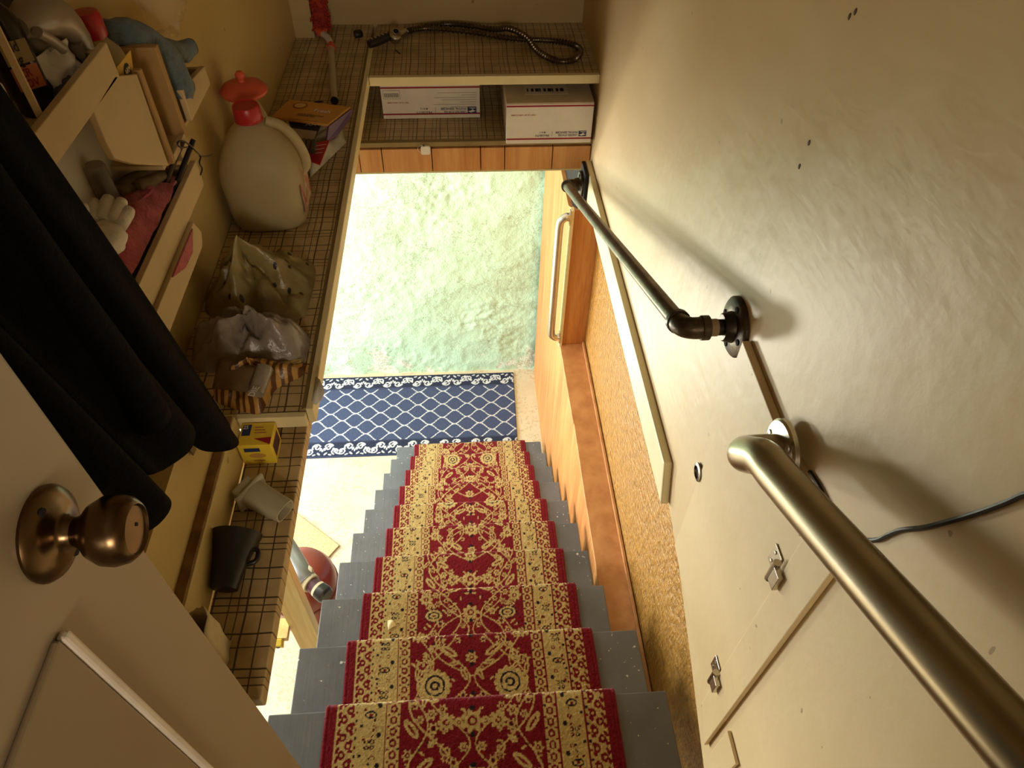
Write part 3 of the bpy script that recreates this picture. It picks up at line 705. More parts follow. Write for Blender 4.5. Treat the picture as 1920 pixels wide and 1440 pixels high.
g0, g1 = PZ(692, 83, ZU+.016), PZ(735, 66, ZU+.02)
gr = obj('grip', MB().tube([g0.lerp(g1, k/5) for k in range(6)], [.010, .012, .0125, .012, .011, .012], 14), pm('dark_rubber_grip', (44, 40, 38), .4), sh, smooth='auto')
gd = (g1-g0).normalized(); gn = Vector((0, 0, 1))
for k in range(5): obj('grip_inlay', MB().obox(g0.lerp(g1, .12+.16*k)+gn*.0112, gd*.0022, gd.cross(gn)*.005, gn*.0012), M_CHROME, gr, bevel=.0005)
hc = PZ(741, 68, ZU+.022)
hd = obj('handset_head', MB().lathe([(.012, -.018), (.016, -.010), (.0175, 0), (.016, .010), (.010, .014)], hc, (.2, -.55, .8), 24), M_CHROME, sh, smooth='auto')
obj('outlet', MB().lathe([(.0095, .012), (.0095, .022), (.0072, .0225), (.0070, .016), (0, .016)], hc, (.2, -.55, .8), 20), [M_STEEL], hd, smooth='auto')
obj('bore', MB().lathe([(.0069, .0165), (0, .0166)], hc, (.2, -.55, .8), 16), M_DARK, hd)
obj('connector', MB().tube([hc+Vector((.008, .006, -.004)), PZ(760, 60, hz)], .009, 14), M_CHROME, sh, smooth='auto')
# short dark stub lying at the shelf corner
k = PZ(672, 64, ZU+.006)
tag(obj('rubber_stopper', MB().lathe([(.010, -.011), (.0115, -.008), (.0115, .006), (.008, .011)], k, (.9, .35, 0), 16), pm('black_rubber', (30, 24, 20)), smooth='auto'), 'small black rubber cap left at the far corner of the side shelf', 'stopper')
tag(obj('nail', MB().tube([PZ(742, 94, ZU+.0016), PZ(750, 101, ZU+.0016)], .0013, 8), M_IRON), 'single loose nail lying on the upper end shelf below the shower handset', 'nail')

# ================================================================== SIDE SHELF ITEMS
def hdpe(name, c, alpha=.55, rough=.45):
    m = pm(name, c, rough, .04, 12); t = NT(m)
    tr = t.new('ShaderNodeBsdfTranslucent'); tr.inputs[0].default_value = (*lin(c), 1)
    tp = t.new('ShaderNodeBsdfTransparent'); tp.inputs[0].default_value = (*lin(c), 1)
    m1 = t.new('ShaderNodeMixShader'); m1.inputs[0].default_value = .35; t.link(t.p.outputs[0], m1.inputs[1]); t.link(tr.outputs[0], m1.inputs[2])
    m2 = t.new('ShaderNodeMixShader'); m2.inputs[0].default_value = 1-alpha; t.link(m1.outputs[0], m2.inputs[1]); t.link(tp.outputs[0], m2.inputs[2])
    t.link(m2.outputs[0], t.n['Material Output'].inputs[0]); return m
M_JUG = hdpe('milky_plastic', (220, 206, 166), .66)
M_REDCAP = pm('red_plastic', (176, 32, 38), .35, .06)
# gallon jug
jx, jy = -.370, 1.196
jg = thing('water_jug', 'translucent plastic gallon jug with red cap, partly filled with water', 'jug', (jx, jy, ZU))
prof = [(.052, .0005), (.064, .004), (.069, .014), (.071, .04), (.072, .085), (.0705, .108), (.066, .126), (.057, .145), (.045, .163), (.033, .176), (.022, .186), (.017, .189)]
obj('bottle', MB().lathe([(max(r-.0, .001), h) for r, h in prof], (jx, jy, ZU), n=48, sq=3.6, ref=(1, .1, 0)), M_JUG, jg, smooth='auto')
obj('water', MB().lathe([(.049, .003), (.063, .006), (.0685, .018), (.0695, .05), (.0695, .078), (.0, .079)], (jx, jy, ZU), n=40, sq=3.6, ref=(1, .1, 0)), pm('still_water', (186, 172, 136), .2, .02), jg, smooth='auto')
obj('neck', MB().lathe([(.0205, .184), (.0205, .204)], (jx, jy, ZU), n=28), M_JUG, jg, smooth='auto')
cp = obj('cap', MB().lathe([(.0235, .194), (.0238, .200), (.0225, .215), (.021, .217), (.0195, .2155)], (jx, jy, ZU), n=36), M_REDCAP, jg, smooth='auto')
obj('cap_ring', MB().lathe([(.0235, .190), (.0243, .192), (.0235, .194)], (jx, jy, ZU), n=32), M_REDCAP, cp, smooth=True)
hq = Vector((1, .22, 0)).normalized()
hp = [Vector((jx, jy, ZU))+hq*r+Vector((0, 0, z)) for r, z in ((.026, .185), (.046, .176), (.062, .158), (.073, .136), (.0795, .110), (.078, .092), (.068, .080))]
obj('handle', MB().tube(smooth_path(hp, 5), [.0088]*31, 14), M_JUG, jg, smooth='auto')
lb = obj('label', MB().box(jx+.0722, jx+.0728, jy-.045, jy+.03, ZU+.028, ZU+.085), pm('jug_label', (150, 52, 44), .5, .2, 60, c2=(206, 190, 160)), jg)
# orange lidded bottle behind the jug
bx, by = -.402, 1.315
lp = thing('lidded_bottle', 'clear bottle with a wide orange knobbed lid behind the jug', 'bottle', (bx, by, ZU))
obj('bottle_body', MB().lathe([(.030, 0), (.034, .004), (.034, .12), (.026, .15), (.020, .165), (.020, .182)], (bx, by, ZU), n=28), M_JUG, lp, smooth='auto')
M_SALMON = pm('orange_plastic', (214, 92, 62), .45, .05)
ld = obj('lid', MB().lathe([(.017, .168), (.020, .178), (.040, .182), (.0425, .185), (.0425, .189), (.036, .197), (.018, .203), (0, .204)], (bx, by, ZU), n=40), M_SALMON, lp, smooth='auto')
obj('knob', MB().lathe([(.006, .202), (.005, .208), (.0085, .213), (.0085, .218), (.005, .222), (0, .2225)], (bx, by, ZU), n=20), M_SALMON, ld, smooth='auto')

# chenille duster leaning on the end wall
h0, h1 = PZ(627, 188, ZU+.009), PZ(621, 92, ZU+.013)
du = thing('duster', 'red shaggy duster with a pale tube handle leaning against the end wall', 'duster', (h0.x, h0.y, ZU))
obj('handle', MB().tube([h0, h0.lerp(h1, .5), h1], .0085, 16), pm('grey_tube', (186, 172, 142), .4, .05), du, smooth='auto')
obj('end_plug', MB().tube([h0-(h1-h0).normalized()*.004, h0+(h1-h0).normalized()*.001], .0088, 16), M_DARK, du)
obj('collar', MB().tube([h1, h1+Vector((-.002, .02, .002))], .0105, 16), M_SALMON, du, smooth='auto')
j0 = h1+Vector((-.002, .02, .002)); j1 = PY(603, 62, 2.03)
obj('joint', MB().tube(smooth_path([j0, j0.lerp(j1, .5)+Vector((.004, 0, .004)), j1], 5), .0085, 14), M_WHITE, du, smooth='auto')
obj('joint_cup', MB().lathe([(.010, -.006), (.016, 0), (.018, .010), (.012, .014)], j1, (-.02, .03, 1), 20), M_SALMON, du, smooth='auto')
def shag(c0, c1, r):
    mb = MB(); rnd = random.Random(3); ax = (c1-c0); L = ax.length; ax.normalize(); u = ax.cross(Vector((0, 1, 0))).normalized(); w = ax.cross(u)
    mb.tube([c0.lerp(c1, k/6) for k in range(7)], [r*.75, r*.8, r*.8, r*.8, r*.8, r*.75, r*.4], 14)
    for k in range(620):
        t = rnd.random(); a = rnd.random()*6.283; q = u*math.cos(a)+w*math.sin(a)
        p = c0+ax*(t*L)+q*r*.7; e = p+(q*.9+ax*rnd.uniform(-.6, .3)+Vector((0, 0, -.3))).normalized()*rnd.uniform(.008, .014)
        mb.tube([p, p.lerp(e, .6)+Vector((0, 0, .001)), e], [.0026, .0028, .0012], 5)
    return mb
obj('shaggy_head', shag(j1+Vector((0, .012, .005)), Vector((j1.x-.006, 2.095, ZU+.33)), .026), pm('red_chenille', (176, 52, 38), .9, .2, 40), du, smooth=True)

# packs stacked beyond the jug
def quadslab(px, z, th): return MB().slab([PZ(a, b, z) for a, b in px], (0, 0, -th))
rp = thing('snack_bag', 'red and white crumpled packet at the bottom of the pack pile behind the jug', 'packet', (-.29, 1.40, ZU))
def pillow(pts, z0, h, n=14, nz=.006, seed=0):
    """crumpled pillow over quad pts (world xy corners)"""
    a, b, c, d = [Vector(p) for p in pts]; rows = []
    for i in range(n+1):
        row = []
        for j in range(n+1):
            u, v = i/n, j/n; p = (a*(1-u)+b*u)*(1-v)+(d*(1-u)+c*u)*v
            e = min(1, 5*min(u, 1-u, v, 1-v)); hh = h*(e**.6)+noise.fractal(Vector((p.x*40+seed, p.y*40, seed)), 1, 2, 3)*nz*e
            row.append((p.x, p.y, z0+max(hh, .0004)))
        rows.append(row)
    return MB().grid(rows)
q = [PZ(a, b, ZU) for a, b in ((583, 333), (650, 268), (640, 232), (560, 262))]
obj('packet', pillow(q, ZU+.0008, .022, 18, .009, 2), pm('white_film', (206, 196, 170), .4, .2, 26, .3, 60), rp, smooth=True)
obj('red_front', MB().slab([PZ(575, 270, ZU+.042), PZ(618, 262, ZU+.042), PZ(600, 308, ZU+.038), PZ(578, 300, ZU+.038)], (0, 0, -.003)), pm('red_foil', (168, 30, 34), .35, .1, 30, .2), rp, bevel=.001)
for k in range(3): patch('print_line', PZ(592, 274+7*k, ZU+.0425), (1, .25, 0), (-.25, 1, 0), .022-.004*k, .0018, M_WHITE, rp)
ba = thing('battery_pack', 'blister pack of batteries with black header marked AA in the pile', 'packet', (-.33, 1.42, ZU+.03))
bz = ZU+.050
obj('card', quadslab(((540, 222), (603, 230), (590, 262), (552, 268)), bz, .0015), pm('black_card', (52, 56, 62), .5), ba)
obj('grey_card', quadslab(((546, 240), (594, 246), (584, 276), (552, 278)), bz+.0012, .001), pm('grey_card_print', (176, 160, 140), .5), ba)
for k in range(5):
    p = PZ(553+k*9, 262+k*.8, bz+.008); q = PZ(550+k*9, 282+k*.5, bz+.006)
    obj('battery', MB().tube([p, q], .0058, 12), pm('battery_metal', (92, 82, 70), .3, .2, metal=.6), ba, smooth='auto')
text('battery_lettering', 'AA', .017, PZ(572, 236, bz+.001), (1, -.06, 0), (.06, 1, 0), M_WHITE, ba)
fx = thing('deodorizer_box', 'orange and purple carton lying on top of the pack pile beside the duster handle', 'box', (-.32, 1.49, ZU+.05))
top = [PZ(a, b, ZU+.066) for a, b in ((543, 186), (657, 200), (615, 233), (508, 218))]
obj('carton', MB().slab(top, (0, 0, -.006)), pm('orange_card', (206, 142, 44), .45, .1, 14, c2=(196, 150, 84)), fx, bevel=.0015)
t0, t1 = top[1], top[2]
sd = [t0+Vector((.004, -.004, -.002)), t1+Vector((.002, -.004, -.002)), t1+Vector((-.006, -.022, -.030)), t1.lerp(t0, .3)+Vector((.004, -.014, -.029)), t1.lerp(t0, .7)+Vector((.008, -.008, -.018)), t0+Vector((.004, -.004, -.010))]
obj('purple_side', MB().slab(sd, (-.004, .004, -.002)), pm('purple_card', (92, 62, 96), .45, .1), fx, bevel=.001)
rr_ = (top[1]-top[0]).normalized(); uu = (top[0]-top[3]).normalized()
ce = PZ(563, 198, ZU+.0665); ox = obj('logo_ring', MB().lathe([(.016, 0), (.016, .0006), (.0125, .0007)], ce, (0, 0, 1), 28, ex=1, ey=.85), pm('logo_brown', (140, 84, 40), .5), fx)
obj('logo_disc', MB().lathe([(.0122, .0008), (0, .0010)], ce, (0, 0, 1), 24, ex=1, ey=.85), pm('logo_cream', (214, 176, 110), .5), fx)
text('brand_lettering', 'Fresh', .017, PZ(587, 209, ZU+.067), rr_, uu, M_WHITE, fx)
text('brand_lettering', 'ODOR ELIMINATING\nVACUUM BAG', .0062, PZ(558, 214, ZU+.067), rr_, uu, M_INK, fx)
for k in range(2): patch('print_line', PZ(540, 222+4*k, ZU+.0665), rr_, uu, .065, .0014, pm('logo_brown', (140, 84, 40)), fx)
obj('hang_slot', MB().lathe([(.010, 0), (.010, .0008), (0, .0009)], PZ(598, 191, ZU+.0664), (0, 0, 1), 18, ex=1, ey=.35), M_DARK, fx)

# plastic bags at the near end
def film(name, c, alpha, rough=.22, c2=None, scale=18): return pm(name, c, rough, .15, scale, .5, 30, c2=c2, alpha=alpha, bdist=.01)
def dotted():
    m = pm('perforated_film', (150, 132, 84), .32, .2, 14, .4, 30, c2=(104, 88, 52), alpha=.93, bdist=.01); t = NT(m)
    v = t.new('ShaderNodeTexVoronoi'); v.inputs['Scale'].default_value = 48; v.inputs['Randomness'].default_value = .7; t.link(t.coord('Object', (1, .8, .2)), v.inputs['Vector'])
    old = t.p.inputs['Base Color'].links[0].from_socket
    t.link(t.mix(t.math('LESS_THAN', v.outputs['Distance'], .16), old, lin((40, 28, 22))), t.p.inputs['Base Color']); return m
def lump(px, z0, cpx, H, pw=1.6, nz=.006, fq=28, seed=0, rings=16, seg=72, ridge=None):
    """bag-like mound: outline on the shelf, peak over cpx"""
    out = [PZ(a, b, z0) for a, b in px]; c = PZ(*cpx, z0); N = len(out); mb = MB(); rows = []
    sm = smooth_path(out+[out[0]], max(2, seg//N))[:-1]; seg = len(sm)
    for i in range(rings+1):
        r = i/rings; row = []
        for q in sm:
            p = c.lerp(q, r); h = H*(1-r**pw)
            th = math.atan2(q.y-c.y, q.x-c.x); h *= 1+.22*math.sin(th*3+seed)+.14*math.sin(th*7+seed*2)
            h += (noise.fractal(Vector((p.x*fq, p.y*fq, seed)), 1, 2, 3)+.6*abs(math.sin(th*5+seed+r*4)))*nz*min(1, 4*(1-r)+.0)
            row.append((p.x, p.y, z0+.001+max(h, 0)))
        row.append(row[0]); rows.append(row)
    mb.grid(rows); return mb
B1 = thing('produce_bag', 'olive perforated plastic bag with dark dots on the side shelf', 'bag', (-.35, 1.0, ZU))
obj('bag_body', lump(((385, 560), (392, 592), (470, 606), (560, 600), (583, 560), (590, 500), (545, 486), (480, 500), (420, 520)), ZU, (478, 545), .080, 1.25, .014, 38, 1.0, 24, 110), dotted(), B1, smooth=True)
B2 = thing('plastic_film', 'grey crumpled plastic film bag lying across the side shelf', 'bag', (-.34, .86, ZU))
obj('film_body', lump(((362, 640), (362, 690), (400, 700), (470, 700), (556, 688), (578, 660), (580, 632), (540, 618), (470, 612), (400, 616)), ZU, (475, 650), .052, 4.0, .014, 46, 2.2, 26, 120), film('grey_film', (150, 138, 128), .9, .25), B2, smooth=True)
st_ = obj('print_strip', MB().grid([[PZ(a, b+d, ZU+.012+.002*math.sin(a*.05)) for d in (0, 7)] for a, b in ((412, 672), (424, 664), (440, 663), (458, 668), (480, 674), (510, 677), (545, 676), (565, 672))]), pm('strip_print', (196, 176, 110), .4, .3, 70, c2=(44, 36, 44)), B2, solid=.0008)
def tiger():
    m = pm('striped_film', (176, 132, 66), .35); t = NT(m); w = t.new('ShaderNodeTexWave'); w.inputs['Scale'].default_value = 26; w.inputs['Distortion'].default_value = 6; w.inputs['Detail'].default_value = 2
    t.link(t.coord('Object', (1, .6, .4)), w.inputs['Vector']); t.link(t.ramp(w.outputs[0], [(.35, lin((92, 56, 26))), (.6, lin((186, 140, 72)))]), t.p.inputs['Base Color'])
    t.bump(t.noise(t.coord('Object'), 30, 4), .5, .01); return m
B3 = thing('striped_bag', 'brown tiger-striped plastic bag at the near end of the side shelf', 'bag', (-.33, .75, ZU))
obj('bag_body', lump(((400, 722), (405, 752), (440, 768), (486, 778), (500, 760), (520, 730), (568, 705), (574, 682), (500, 690), (430, 700)), ZU, (480, 715), .032, 2.0, .009, 34, 4.1), tiger(), B3, smooth=True)
obj('clear_pouch', MB().grid([[PZ(a+(b2-a)*k/6, y+(y2-y)*k/6, ZU+.044-.012*j/5+.003*math.sin(k*1.3+j)) for k in range(7)] for j, (a, y, b2, y2) in enumerate(((412, 672, 486, 688), (408, 684, 482, 698), (404, 696, 480, 708), (402, 708, 476, 718), (400, 718, 474, 728), (398, 728, 470, 736)))]), film('brown_film', (122, 98, 70), .9, .2), B3, smooth=True, solid=.001)
sp = obj('spout', MB().tube([PZ(497, 690, ZU+.048), PZ(480, 738, ZU+.04)], [.012, .011], 14), film('clear_spout', (150, 140, 122), .9, .15), B3, smooth='auto')
text('spout_lettering', 'DIE', .013, PZ(475, 745, ZU+.053), (.3, 1, 0), (-1, .3, 0), M_WHITE, sp)
# loose paper flap hanging over the shelf edge
fl = MB().grid([[PX(a, b, x) for (a, b, x) in row] for row in (((592, 706, -.2295), (584, 752, -.2295)), ((600, 712, -.222), (592, 760, -.222)), ((609, 735, -.212), (603, 750, -.214)))])
tag(obj('paper_scrap', fl, pm('thin_white_paper', (222, 216, 204), .6, .04), solid=.0006, smooth=True), 'white scrap of paper sticking out over the side shelf edge', 'paper')

# ================================================================== NEAR SHELF ITEMS
# yellow carton
t = thing('yellow_carton', 'small bright yellow carton with printed panels at the far end of the near shelf', 'box', (-.31, .653, ZL))
M_YBOX = pm('yellow_card', (232, 200, 62), .45, .06, 20)
x0, x1, y0, y1, zt = -.3335, -.2865, .632, .6745, ZL+.044
obj('carton', MB().box(x0, x1, y0, y1, ZL+.0005, zt), M_YBOX, t, bevel=.0015)
patch('dark_panel', (x0+.003, y0+.018, zt), (1, 0, 0), (0, 1, 0), .012, .020, M_BLUE, t)
text('panel_lettering', '25', .009, (x0+.004, y0+.030, zt), (1, 0, 0), (0, 1, 0), M_WHITE, t, lift=.001, squash=.8)
for k in range(3): patch('print_line', (x0+.020, y0+.022+.005*k, zt), (1, 0, 0), (0, 1, 0), .018-.003*k, .0014, M_REDTXT, t)
obj('red_corner', MB().add([(x0+.022, y0+.012, zt+.0006), (x1-.001, y0+.001, zt+.0006), (x1-.001, y0+.014, zt+.0006)], [(0, 1, 2)]), M_RED, t)
patch('front_panel', (x0+.008, y0, ZL+.030), (1, 0, 0), (0, 0, 1), .022, .008, M_BLUE, t)
obj('front_oval', MB().lathe([(.012, .0004), (0, .0006)], (x0+.024, y0, ZL+.021), (0, -1, 0), 24, ex=1, ey=.42), pm('tan_print', (200, 150, 70), .5), t)
patch('print_line', (x0+.016, y0, ZL+.009), (1, 0, 0), (0, 0, 1), .016, .0016, M_REDTXT, t)
patch('side_panel', (x1, y0+.006, ZL+.010), (0, 1, 0), (0, 0, 1), .030, .024, pm('maroon_print', (74, 26, 44), .5), t)
# translucent plastic nozzle part
t = thing('plastic_scoop', 'translucent white plastic tube part with flange lying on the near shelf', 'plastic part', (-.29, .56, ZL))
a, b = Vector((-.306, .570, ZL+.0165)), Vector((-.259, .541, ZL+.0135)); ax = (b-a).normalized(); w = ax.cross(Vector((0, 0, 1)))
def ovtube(a, b, ra, rb, n=24, sq=3.2):
    mb = MB(); ax = (b-a).normalized(); L = (b-a).length
    return mb.lathe([(ra, 0), (rb, L), (rb*.86, L), (ra*.86, .002)], a, ax, n, sq=sq, ref=w, ex=1, ey=.72)
M_MILK = hdpe('milky_scoop_plastic', (214, 206, 180), .85)
obj('tube', ovtube(a, b, .0195, .0165), M_MILK, t, smooth='auto')
obj('flange', MB().obox(a-ax*.003, ax*.003, w*.026, Vector((0, 0, 1))*.0155), M_MILK, t, bevel=.003)
obj('back_tab', MB().obox(a-ax*.014, ax*.008, w*.016, Vector((0, 0, 1))*.010), M_MILK, t, bevel=.003)
# black measuring cup lying on its side
t = thing('black_cup', 'black flared plastic cup lying on its side on the near shelf', 'cup', (-.305, .46, ZL))
c0, ax = Vector((-.3155, .428, ZL+.0185)), Vector((.09, 1, .20)).normalized()
M_BLK = pm('black_plastic', (24, 18, 16), .35, .1)
obj('cup_body', MB().lathe([(.010, -.002), (.0165, 0), (.019, .020), (.024, .045), (.030, .066), (.032, .072), (.029, .071), (.022, .045), (.015, .006), (0, .005)], c0, ax, 32, ey=.9), M_BLK, t, smooth='auto')
obj('ear', MB().tube(smooth_path([c0+Vector((.021, .030, .004)), c0+Vector((.034, .034, .006)), c0+Vector((.036, .046, .008)), c0+Vector((.026, .050, .010))], 5), .0032, 10), M_BLK, t, smooth='auto')
# paper bag by the door
def paperbag():
    mb = MB(); cx, cy = -.3155, .338; rows = []
    for i, (z, s) in enumerate(((.0006, 1), (.03, 1.0), (.05, 1.02), (.072, .96), (.085, .98))):
        row = []
        for j in range(24):
            a = 2*math.pi*j/24; c_, s_ = math.cos(a), math.sin(a); k = 1/((abs(c_)**5+abs(s_)**5)**.2)
            row.append((cx+c_*k*.0165*s+.0012*math.sin(j*2+i), cy+s_*k*.034*s+.0015*math.sin(j*3+i*2), ZL+z+(.008*math.sin(a*2) if i == 4 else 0)))
        row.append(row[0]); rows.append(row)
    return mb.grid(rows)
t = thing('paper_bag', 'open cream paper bag standing on the near shelf against the door edge', 'bag', (-.3155, .338, ZL))
obj('bag_wall', paperbag(), pm('cream_paper', (206, 188, 150), .7, .1, 30, .2, 40), t, solid=.0008, smooth=True)
obj('bag_base', MB().box(-.331, -.300, .306, .370, ZL+.0004, ZL+.0014), pm('cream_paper', (206, 188, 150)), t)
# putty knife blade hung on the low wall
q = [PX(a, b, -.348) for a, b in ((331, 795), (352, 799), (366, 843), (361, 854), (333, 818))]
tag(obj('putty_knife', MB().slab(q, (.0016, 0, 0)), pm('blade_steel', (120, 106, 84), .35, .2, 30, metal=.8), bevel=.0004), 'grey pointed metal blade on the low yellow wall below the coat', 'blade')

# ================================================================== WALL ORGANISER
XF, XB = -.365, -.4455
M_RACK = pm('rack_paint', (198, 174, 130), .5, .06, 14, .08, 40)
M_RACK2 = pm('rack_shaded_inside', (176, 138, 84), .6, .1, 20)  # browner tone, the shade inside the pockets put into the colour
og = thing('wall_organiser', 'cream painted wooden wall organiser with trays and pockets above the side shelf', 'rack', (XB, .82, 3.07))
def bd(name, x0, x1, y0, y1, z0, z1, m=None): return obj(name, MB().box(x0, x1, y0, y1, z0, z1), m or M_RACK, og, bevel=.001)
# top tray
bd('tray_front', XF-.008, XF, .50, .782, 3.325, 3.360); bd('tray_floor', XB, XF-.008, .50, .782, 3.325, 3.331)
bd('tray_end', XB, XF-.008, .774, .782, 3.331, 3.353)
# pockets
obj('pocket_front', MB().slab([PX(a, b, XF) for a, b in ((257, 139), (317, 311), (255, 308), (216, 298), (200, 268), (176, 207), (215, 143))], (-.008, 0, 0)), M_RACK, og, bevel=.001); bd('pocket_floor', XB, XF-.008, .8205, 1.046, 3.190, 3.196)
bd('pocket_side', XB, XF, .8345, .842, 3.190, 3.308, M_RACK2)
bd('slot_front', XF-.008, XF, .8425, .897, 3.190, 3.199)
bd('pocket_side', XB, XF, .8975, .909, 3.190, 3.308, M_RACK2)
bd('pocket_side', XB, XF-.012, .930, .936, 3.196, 3.236)
obj('bin_front', MB().slab([(XF, .936, 3.196), (XF, 1.046, 3.196), (XF, 1.046, 3.223), (XF, .936, 3.238)], (-.008, 0, 0)), M_RACK, og, bevel=.001)
bd('bin_end', XB, XF-.008, 1.038, 1.046, 3.196, 3.222)
bd('cup_block', XB, XF-.020, .912, .952, 3.150, 3.186)
obj('white_liner', MB().slab([PX(a, b, -.437) for a, b in ((60, 380), (150, 240), (178, 200), (203, 262), (222, 300), (300, 312), (372, 326), (345, 400), (250, 520))], (-.002, 0, 0)), pm('pale_liner', (206, 196, 182), .5, .04), og)
bd('back_rail', XB, XB+.008, .84, .93, 3.13, 3.189)
# lower tray and its apron
bd('tray_front', XF-.008, XF, .50, .904, 3.118, 3.156); bd('tray_floor', XB, XF-.008, .50, .904, 3.118, 3.124); bd('tray_end', XB, XF-.008, .896, .904, 3.124, 3.150)
obj('apron', MB().slab([(XF+.006, .50, 3.078), (XF+.006, .815, 3.078), (XF+.006, .828, 3.092), (XF+.006, .815, 3.117), (XF+.006, .50, 3.117)], (-.012, 0, 0)), M_RACK, og, bevel=.001)
bd('apron_floor', XB, XF-.0065, .50, .80, 3.078, 3.084)

# ---- things in the top tray
zt1 = 3.3315
t = thing('polish_bottle', 'dark flat bottle of furniture polish with orange label in the top tray', 'bottle', (-.412, .688, zt1))
bx, by = -.408, .688
M_BOT = pm('dark_brown_bottle', (38, 28, 20), .25, .1)
obj('bottle_body', MB().lathe([(.014, 0), (.0162, .003), (.0162, .080), (.013, .092), (.0075, .100), (.0075, .106)], (bx, by, zt1), n=28, sq=3, ex=1, ey=.8), M_BOT, t, smooth='auto')
obj('cap', MB().lathe([(.009, .104), (.0095, .107), (.0095, .126), (.008, .128)], (bx, by, zt1), n=20), M_DARK, t, smooth='auto')
nrm = Vector((.66, -.75, 0)).normalized(); rt = Vector((.75, .66, 0)).normalized()
fo = Vector((bx, by, zt1))+nrm*.0168
patch('gold_band', fo-rt*.0115+Vector((0, 0, .052)), rt, (0, 0, 1), .023, .020, pm('gold_print', (150, 124, 66), .4), t)
text('bottle_lettering', 'Old\nEng', .0125, fo-rt*.010+Vector((0, 0, .063)), rt, (0, 0, 1), M_INK, t, squash=.7, lift=.001)
patch('orange_band', fo-rt*.0115+Vector((0, 0, .029)), rt, (0, 0, 1), .023, .021, pm('orange_print', (196, 110, 66), .4), t)
text('bottle_lettering', 'SCR\nCOV', .0105, fo-rt*.0098+Vector((0, 0, .0405)), rt, (0, 0, 1), M_RED, t, squash=.75, lift=.001)
t = thing('spray_bottle', 'grey plastic spray bottle leaning in the top tray', 'bottle', (-.415, .73, zt1))
a = Vector((-.415, .748, zt1+.004)); ax = Vector((.05, -.28, 1)).normalized()
M_GREYP = pm('grey_plastic', (150, 136, 120), .3, .05)
obj('bottle_body', MB().lathe([(.016, 0), (.019, .004), (.019, .042), (.014, .060), (.010, .070), (.010, .080)], a, ax, 26, sq=2.6), M_GREYP, t, smooth='auto')
hd0 = a+ax*.080
obj('spray_head', MB().tube(smooth_path([PX(a_, b_, -.40) for a_, b_ in ((34, 52), (62, 34), (100, 34), (135, 72), (158, 128))], 5), [.009, .012, .014, .016, .018, .019, .020, .020, .020, .020, .020, .020, .019, .019, .018, .018, .017, .017, .016, .016, .015], 18), M_GREYP, t, smooth='auto')
obj('trigger', MB().tube(smooth_path([PX(a_, b_, -.385) for a_, b_ in ((70, 60), (92, 72), (118, 92))], 5), .005, 10), M_GREYP, t, smooth='auto')
obj('collar', MB().lathe([(.0125, .072), (.0128, .086)], a, ax, 20), pm('dark_collar', (46, 40, 40), .4), t, smooth='auto')
t = thing('paper_towel', 'crumpled white paper tucked behind the polish bottle in the top tray', 'paper', (-.40, .72, zt1))
def sheet(c, u, v, n, amp, seed, fq=60):
    c, u, v = Vector(c), Vector(u), Vector(v); nn = u.cross(v).normalized()
    return MB().grid([[c+u*(2*i/n-1)+v*(2*j/n-1)+nn*noise.fractal(Vector((i*fq/300+seed, j*fq/300, seed)), 1, 2, 3)*amp for i in range(n+1)] for j in range(n+1)])
obj('sheet', sheet((-.388, .722, zt1+.024), (.006, .024, 0), (-.006, 0, .022), 14, .008, 5), M_WHITE, t, solid=.0008, smooth=True)
t = thing('cleaning_rag', 'small dark blue grey rag bunched at the front of the top tray', 'cloth', (-.385, .70, zt1))
obj('rag', MB().lathe([(.004, 0), (.016, .004), (.017, .012), (.010, .020), (0, .022)], (-.389, .712, zt1), n=24, ex=.8, ey=1.3), pm('slate_cloth', (84, 86, 98), .9, .2, 60, .6, 120), t, smooth=True)
t = thing('labelled_can', 'white and gold labelled can at the near end of the top tray', 'can', (-.40, .63, zt1))
obj('can_body', MB().lathe([(.019, 0), (.020, .002), (.020, .066), (.017, .070)], (-.393, .590, zt1), n=30), M_WHITE, t, smooth='auto')
obj('gold_ring', MB().lathe([(.0203, .046), (.0203, .062)], (-.393, .590, zt1), n=30), pm('gold_print', (150, 124, 66)), t, smooth=True)
obj('black_ring', MB().lathe([(.0203, .002), (.0203, .012)], (-.393, .590, zt1), n=30), M_INK, t, smooth=True)
cn = Vector((.72, -.69, 0)); cr_ = Vector((.69, .72, 0))
for k in range(3): patch('print_mark', Vector((-.393, .590, zt1+.018+.009*k))+cn*.0205-cr_*(.007-.002*k), cr_, (0, 0, 1), .010, .003, M_INK, t)
tag(obj('wood_strip', MB().obox((-.3765, .630, zt1+.050), (.0025, .0010, 0), (-.002, .0045, 0), (0, 0, .050)), pm('pale_wood_strip', (222, 196, 150), .5)), 'thin pale wooden strip standing between the can and the polish bottle', 'wood strip')
t = thing('plastic_case', 'clear flat plastic case standing at the far end of the top tray', 'case', (-.39, .765, zt1))
obj('case', MB().obox((-.400, .757, zt1+.018), (.020, .004, 0), (-.0008, .004, 0), (0, 0, .018)), pm('smoky_plastic', (120, 104, 84), .2, .05, alpha=.7), t, bevel=.001)
